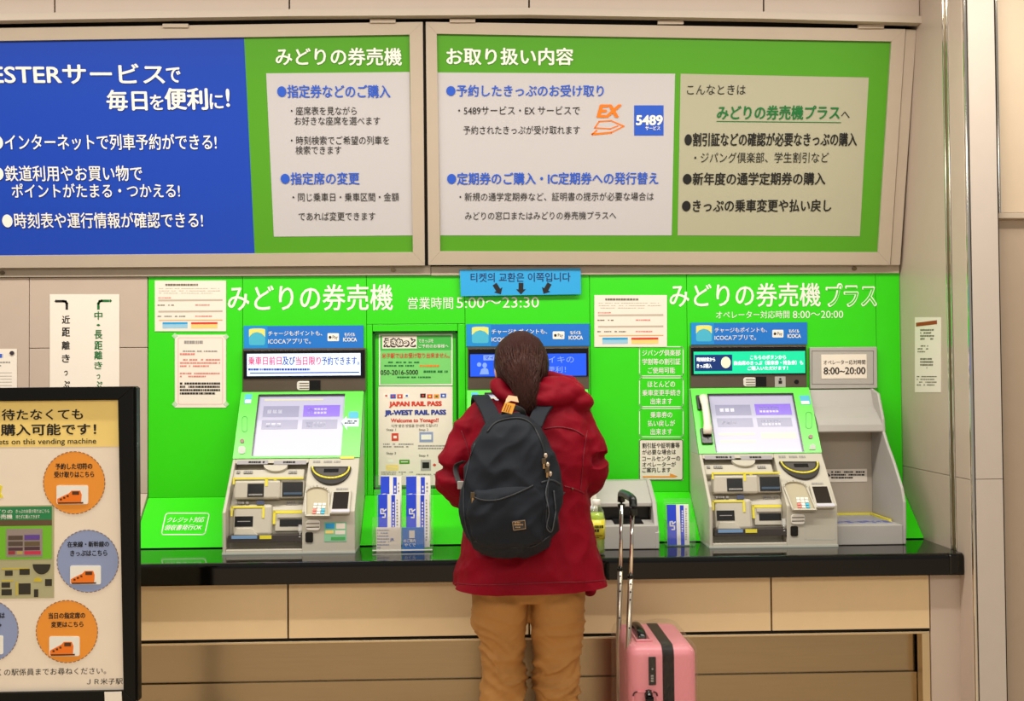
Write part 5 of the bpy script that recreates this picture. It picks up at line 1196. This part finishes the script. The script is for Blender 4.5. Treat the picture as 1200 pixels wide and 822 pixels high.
# straps: padded shoulder straps over the coat, webbing below
def strap(pts, w_, t_, name, m):
    bm = B(); P_ = smoothpts(pts, 6); n = len(P_)
    prev = None; rings = []
    for i, p in enumerate(P_):
        t = (P_[min(i + 1, n - 1)] - P_[max(i - 1, 0)]).normalized()
        s_ = Vector((1, 0, 0)); s_ = (s_ - t * s_.dot(t)).normalized(); q = s_.cross(t)
        rings.append([bm.verts.new(p + s_ * a * w_ + q * b * t_) for a, b in ((-1, -1), (1, -1), (1, 1), (-1, 1))])
    for i in range(n - 1):
        for k in range(4): bm.faces.new((rings[i][k], rings[i][(k + 1) % 4], rings[i + 1][(k + 1) % 4], rings[i + 1][k]))
    bm.faces.new(rings[0]); bm.faces.new(list(reversed(rings[-1])))
    return fin(name, bm, m, bk, bev=.003)
zsh = WZ(470)
strap([W(580, 500, -1.10), W(574, 484, -1.05), W(567, 471, -.98), W(563, 465, -.90), W(561, 472, -.82), W(560, 500, -.78), W(557, 550, -.775)], .026, .006, 'shoulder_strap', packm)
strap([W(626, 500, -1.10), W(633, 484, -1.05), W(641, 474, -1.0), W(650, 468, -.92), W(656, 470, -.82), W(660, 500, -.78), W(664, 550, -.775)], .024, .006, 'shoulder_strap', packm)
strap([W(650, 588, -1.12), W(661, 576, -1.06), W(670, 563, -1.02), W(676, 553, -.99)], .007, .002, 'webbing', dk)
strap([W(544, 575, -1.12), W(538, 566, -1.08), W(534, 552, -1.05), W(536, 545, -1.05), W(544, 541, -1.08)], .008, .002, 'webbing', dk)
bm = B(); c_ = W(540, 568, -1.12); box(bm, c_.x - .010, c_.x + .010, c_.y - .008, c_.y + .004, c_.z - .014, c_.z + .010); fin('buckle', bm, K['mgrey'], bk, bev=.002)
strap([W(590, 490, -1.12), W(592, 482, -1.13), W(602, 478, -1.13), (W(612, 482, -1.13)), W(614, 490, -1.12)], .008, .003, 'grab_handle', dk)
# orange tag tied on the top
PTg = Plane(W(598, 474, -1.16), (1, 0, .0), (0, .12, 1))
tgb = tag(empty('luggage_tag', W(598, 484, -1.16), None, None), 'orange and white paper tag hanging on the top of the backpack', 'tag')
bm = B(); quad(bm, PTg, [(592, 471), (604, 474), (600, 485.5), (587.5, 482.5)], 0, .0012); fin('tag_paper', bm, K['tag'], tgb)
bm = B(); quad(bm, PTg, [(596, 463.5), (606, 465), (608, 472), (599, 470), (592, 473), (593, 468)], .0, .0014); fin('tag_top', bm, mat('tag_cream', (246, 214, 170), .5), tgb)
bm = B()
for k in range(3): stroke(bm, PTg, (593.5 + k * 2.6, 474 + k), (590.5 + k * 2.6, 482 + k * .6), .9, .0014, .002)
fin('tag_print', bm, mat('tag_print', (150, 80, 20), .5), tgb)

# ---------------------------------------------------------------- pink suitcase
SY0, SY1 = -1.0, -.645
pk = mat('pink_shell', (226, 140, 150), .38, var=.03, scale=4)
x0 = Q(737, 790, SY0).x; x1 = Q(817, 790, SY0).x; z1 = Q(775, 762, SY0).z; zT = Q(745, 726, SY1).z
z1 = (z1 + zT) / 2; 
sx = (x0 + x1) / 2
suit = empty('suitcase', Vector((sx, (SY0 + SY1) / 2, 0)), 'pink hard shell suitcase in a clear plastic cover with raised trolley handle', 'suitcase')
hw = (x1 - x0) / 2
def rbox(bm, a, b, y0_, y1_, z0_, z1_, r_, seg=5):
    b_ = bmesh.ops.create_cube(bm, size=1); vs = b_['verts']
    bmesh.ops.scale(bm, vec=(b - a, y1_ - y0_, z1_ - z0_), verts=vs); bmesh.ops.translate(bm, vec=((a + b) / 2, (y0_ + y1_) / 2, (z0_ + z1_) / 2), verts=vs)
    es = list({e for v in vs for e in v.link_edges})
    bmesh.ops.bevel(bm, geom=es, offset=r_, segments=seg, profile=.5, affect='EDGES')
bandx0, bandx1 = Q(776.5, 790, SY0).x, Q(790, 790, SY0).x
bm = B(); rbox(bm, x0, x1, SY0, SY1, .055, z1, .034, 6); fin('shell', bm, pk, suit, smooth=True)
bm = B(); pr = [Vector((bandx0, yy, zz_)) for yy, zz_ in rrect(SY0 - .0015, .0535, SY1 + .0015, z1 + .0015, .034, 7)]
prism(bm, pr, Vector((bandx1 - bandx0, 0, 0))); fin('zip_band', bm, mat('black_zip_band', (14, 13, 12), .5, spec=.2), suit)
for k in range(3):     # moulded ribs on the far shell side
    yy = SY0 + .07 + k * .09
    bm = B(); rbox(bm, x1 - .004, x1 + .005, yy, yy + .03, .12, z1 - .06, .0035, 2); fin('rib', bm, pk, suit, smooth=True)
PSu = wallplane(SY0)
bm = B(); rect(bm, PSu, 760, 770, 768.5, 803, 0, .005); lk_ = fin('lock_plate', bm, K['bezelb'], suit, bev=.001)
bm = B(); 
for k in range(3): rect(bm, PSu, 762.5, 791 + k * 3, 765.5, 793 + k * 3, .005, .0062)
disc(bm, PSu, 764.3, 784, 1.1, 1.1, .005, .0062, 10); fin('lock_dial', bm, K['greyp'], lk_)
bm = B(); outline(bm, PSu, rrect(742, 811, 770, 850, 4), 2.0, 0, .004); fin('handle_recess', bm, pk, suit)
hx_ = PSu.at(760, 815)[0]
bm = B(); tubebm(bm, smoothpts([Vector((hx_, SY0 + .005, PSu.at(760, 812)[1])), Vector((hx_, SY0 - .018, PSu.at(760, 818)[1])), Vector((hx_, SY0 - .022, .38)), Vector((hx_, SY0 - .018, .30)), Vector((hx_, SY0 + .005, .285))], 4), (.013), 8); fin('side_handle', bm, K['bezelb'], suit, smooth=True)
# top handle in its well
xh = x0 + .052
bm = B()
for a, b, c, d in ((xh - .020, xh - .014, -.93, -.71), (xh + .026, xh + .034, -.93, -.71), (xh - .02, xh + .034, -.936, -.925), (xh - .02, xh + .034, -.715, -.705)): box(bm, a, b, c, d, z1 - .001, z1 + .008)
fin('handle_surround', bm, pk, suit, bev=.003)
bm = B(); tubebm(bm, smoothpts([Vector((xh + .005, -.91, z1 + .002)), Vector((xh + .005, -.88, z1 + .020)), Vector((xh + .005, -.76, z1 + .020)), Vector((xh + .005, -.73, z1 + .002))], 5), [(.014, .007)] * 16, 10); fin('top_handle', bm, K['bezelb'], suit, smooth=True)
# trolley handle: two telescopic tubes on the left face
gz = Q(735, 583, -.82).z
tubeY = (-.925, -.745)
for yy, pxb in ((tubeY[0], 740), (tubeY[1], 727)):
    xt = Q(741.5 if yy < -.8 else 728.5, 600, yy).x; xb_ = Q(736 if yy < -.8 else 725, 740, yy).x
    zt_ = Q(741, 592, yy).z; zj_ = Q(738, 677 if yy < -.8 else 668, yy).z; zb_ = z1 - .03
    xj = xb_ + (xt - xb_) * (zj_ - zb_) / (zt_ - zb_)
    bm = B(); tubebm(bm, [Vector((xj, yy, zj_ - .02)), Vector((xt, yy, zt_))], .0062, 12); fin('upper_tube', bm, K['chrome'], suit, smooth=True)
    bm = B(); tubebm(bm, [Vector((xb_, yy, .10)), Vector((xb_, yy, zb_)), Vector((xj, yy, zj_))], .0088, 12); lt = fin('lower_tube', bm, mat('satin_aluminium', (200, 188, 170), .32, metal=1), suit, smooth=True)
    bm = B(); tubebm(bm, [Vector((xj, yy, zj_ - .002)), Vector((xj, yy, zj_ + .006))], .0098, 12); fin('collar', bm, K['slot'], lt)
    for q_ in (.02, .045, .07, .16):
        bm = B(); z_ = zj_ - q_; xx_ = xb_ + (xj - xb_) * (z_ - zb_) / (zj_ - zb_); ball(bm, Vector((xx_, yy - .0085, z_)), (.0028, .0015, .0028), None, 8); fin('hole', bm, K['slot'], lt)
ga = Vector((Q(728.5, 582, tubeY[1]).x, tubeY[1] + .008, gz - .010)); gb = Vector((Q(741.5, 582, tubeY[0]).x, tubeY[0] - .008, gz - .010))
bm = B(); tubebm(bm, smoothpts([ga + Vector((0, 0, -.035)), ga, ga + (gb - ga) * .12 + Vector((0, 0, .016)), ga + (gb - ga) * .88 + Vector((0, 0, .016)), gb, gb + Vector((0, 0, -.035))], 5), [(.013, .014)] * 26, 12); fin('grip', bm, mat('dark_green_grip', (24, 30, 26), .35), suit, smooth=True)
for xx in (x0 + .03, x1 - .03):
    for yy in (SY0 + .04, SY1 - .04):
        bm = B(); tubebm(bm, [Vector((xx - .012, yy, .026)), Vector((xx + .012, yy, .026))], .025, 16); wh = fin('wheel', bm, K['slot'], suit)
        bm = B(); box(bm, xx - .016, xx + .016, yy - .015, yy + .015, .03, .056); fin('wheel_fork', bm, K['slot'], wh)
# clear cover, wrinkled
bm = B(); rbox(bm, x0 - .016, x1 + .008, SY0 - .012, SY1 + .012, .05, z1 + .014, .04, 6)
pl_ = film('clear_pvc', (250, 236, 230), .01, .24, .12, bump=.8, bscale=34)
bmesh.ops.subdivide_edges(bm, edges=bm.edges[:], cuts=3, use_grid_fill=True)
bm.normal_update()
for v in bm.verts:
    k = 1.0 if v.co.z > z1 - .06 else .35
    v.co += v.normal * (.004 * k * (ridge(v.co * 22) - .6) + .003 * k * noise.noise(v.co * 50))
fin('clear_cover', bm, pl_, suit, smooth=True)
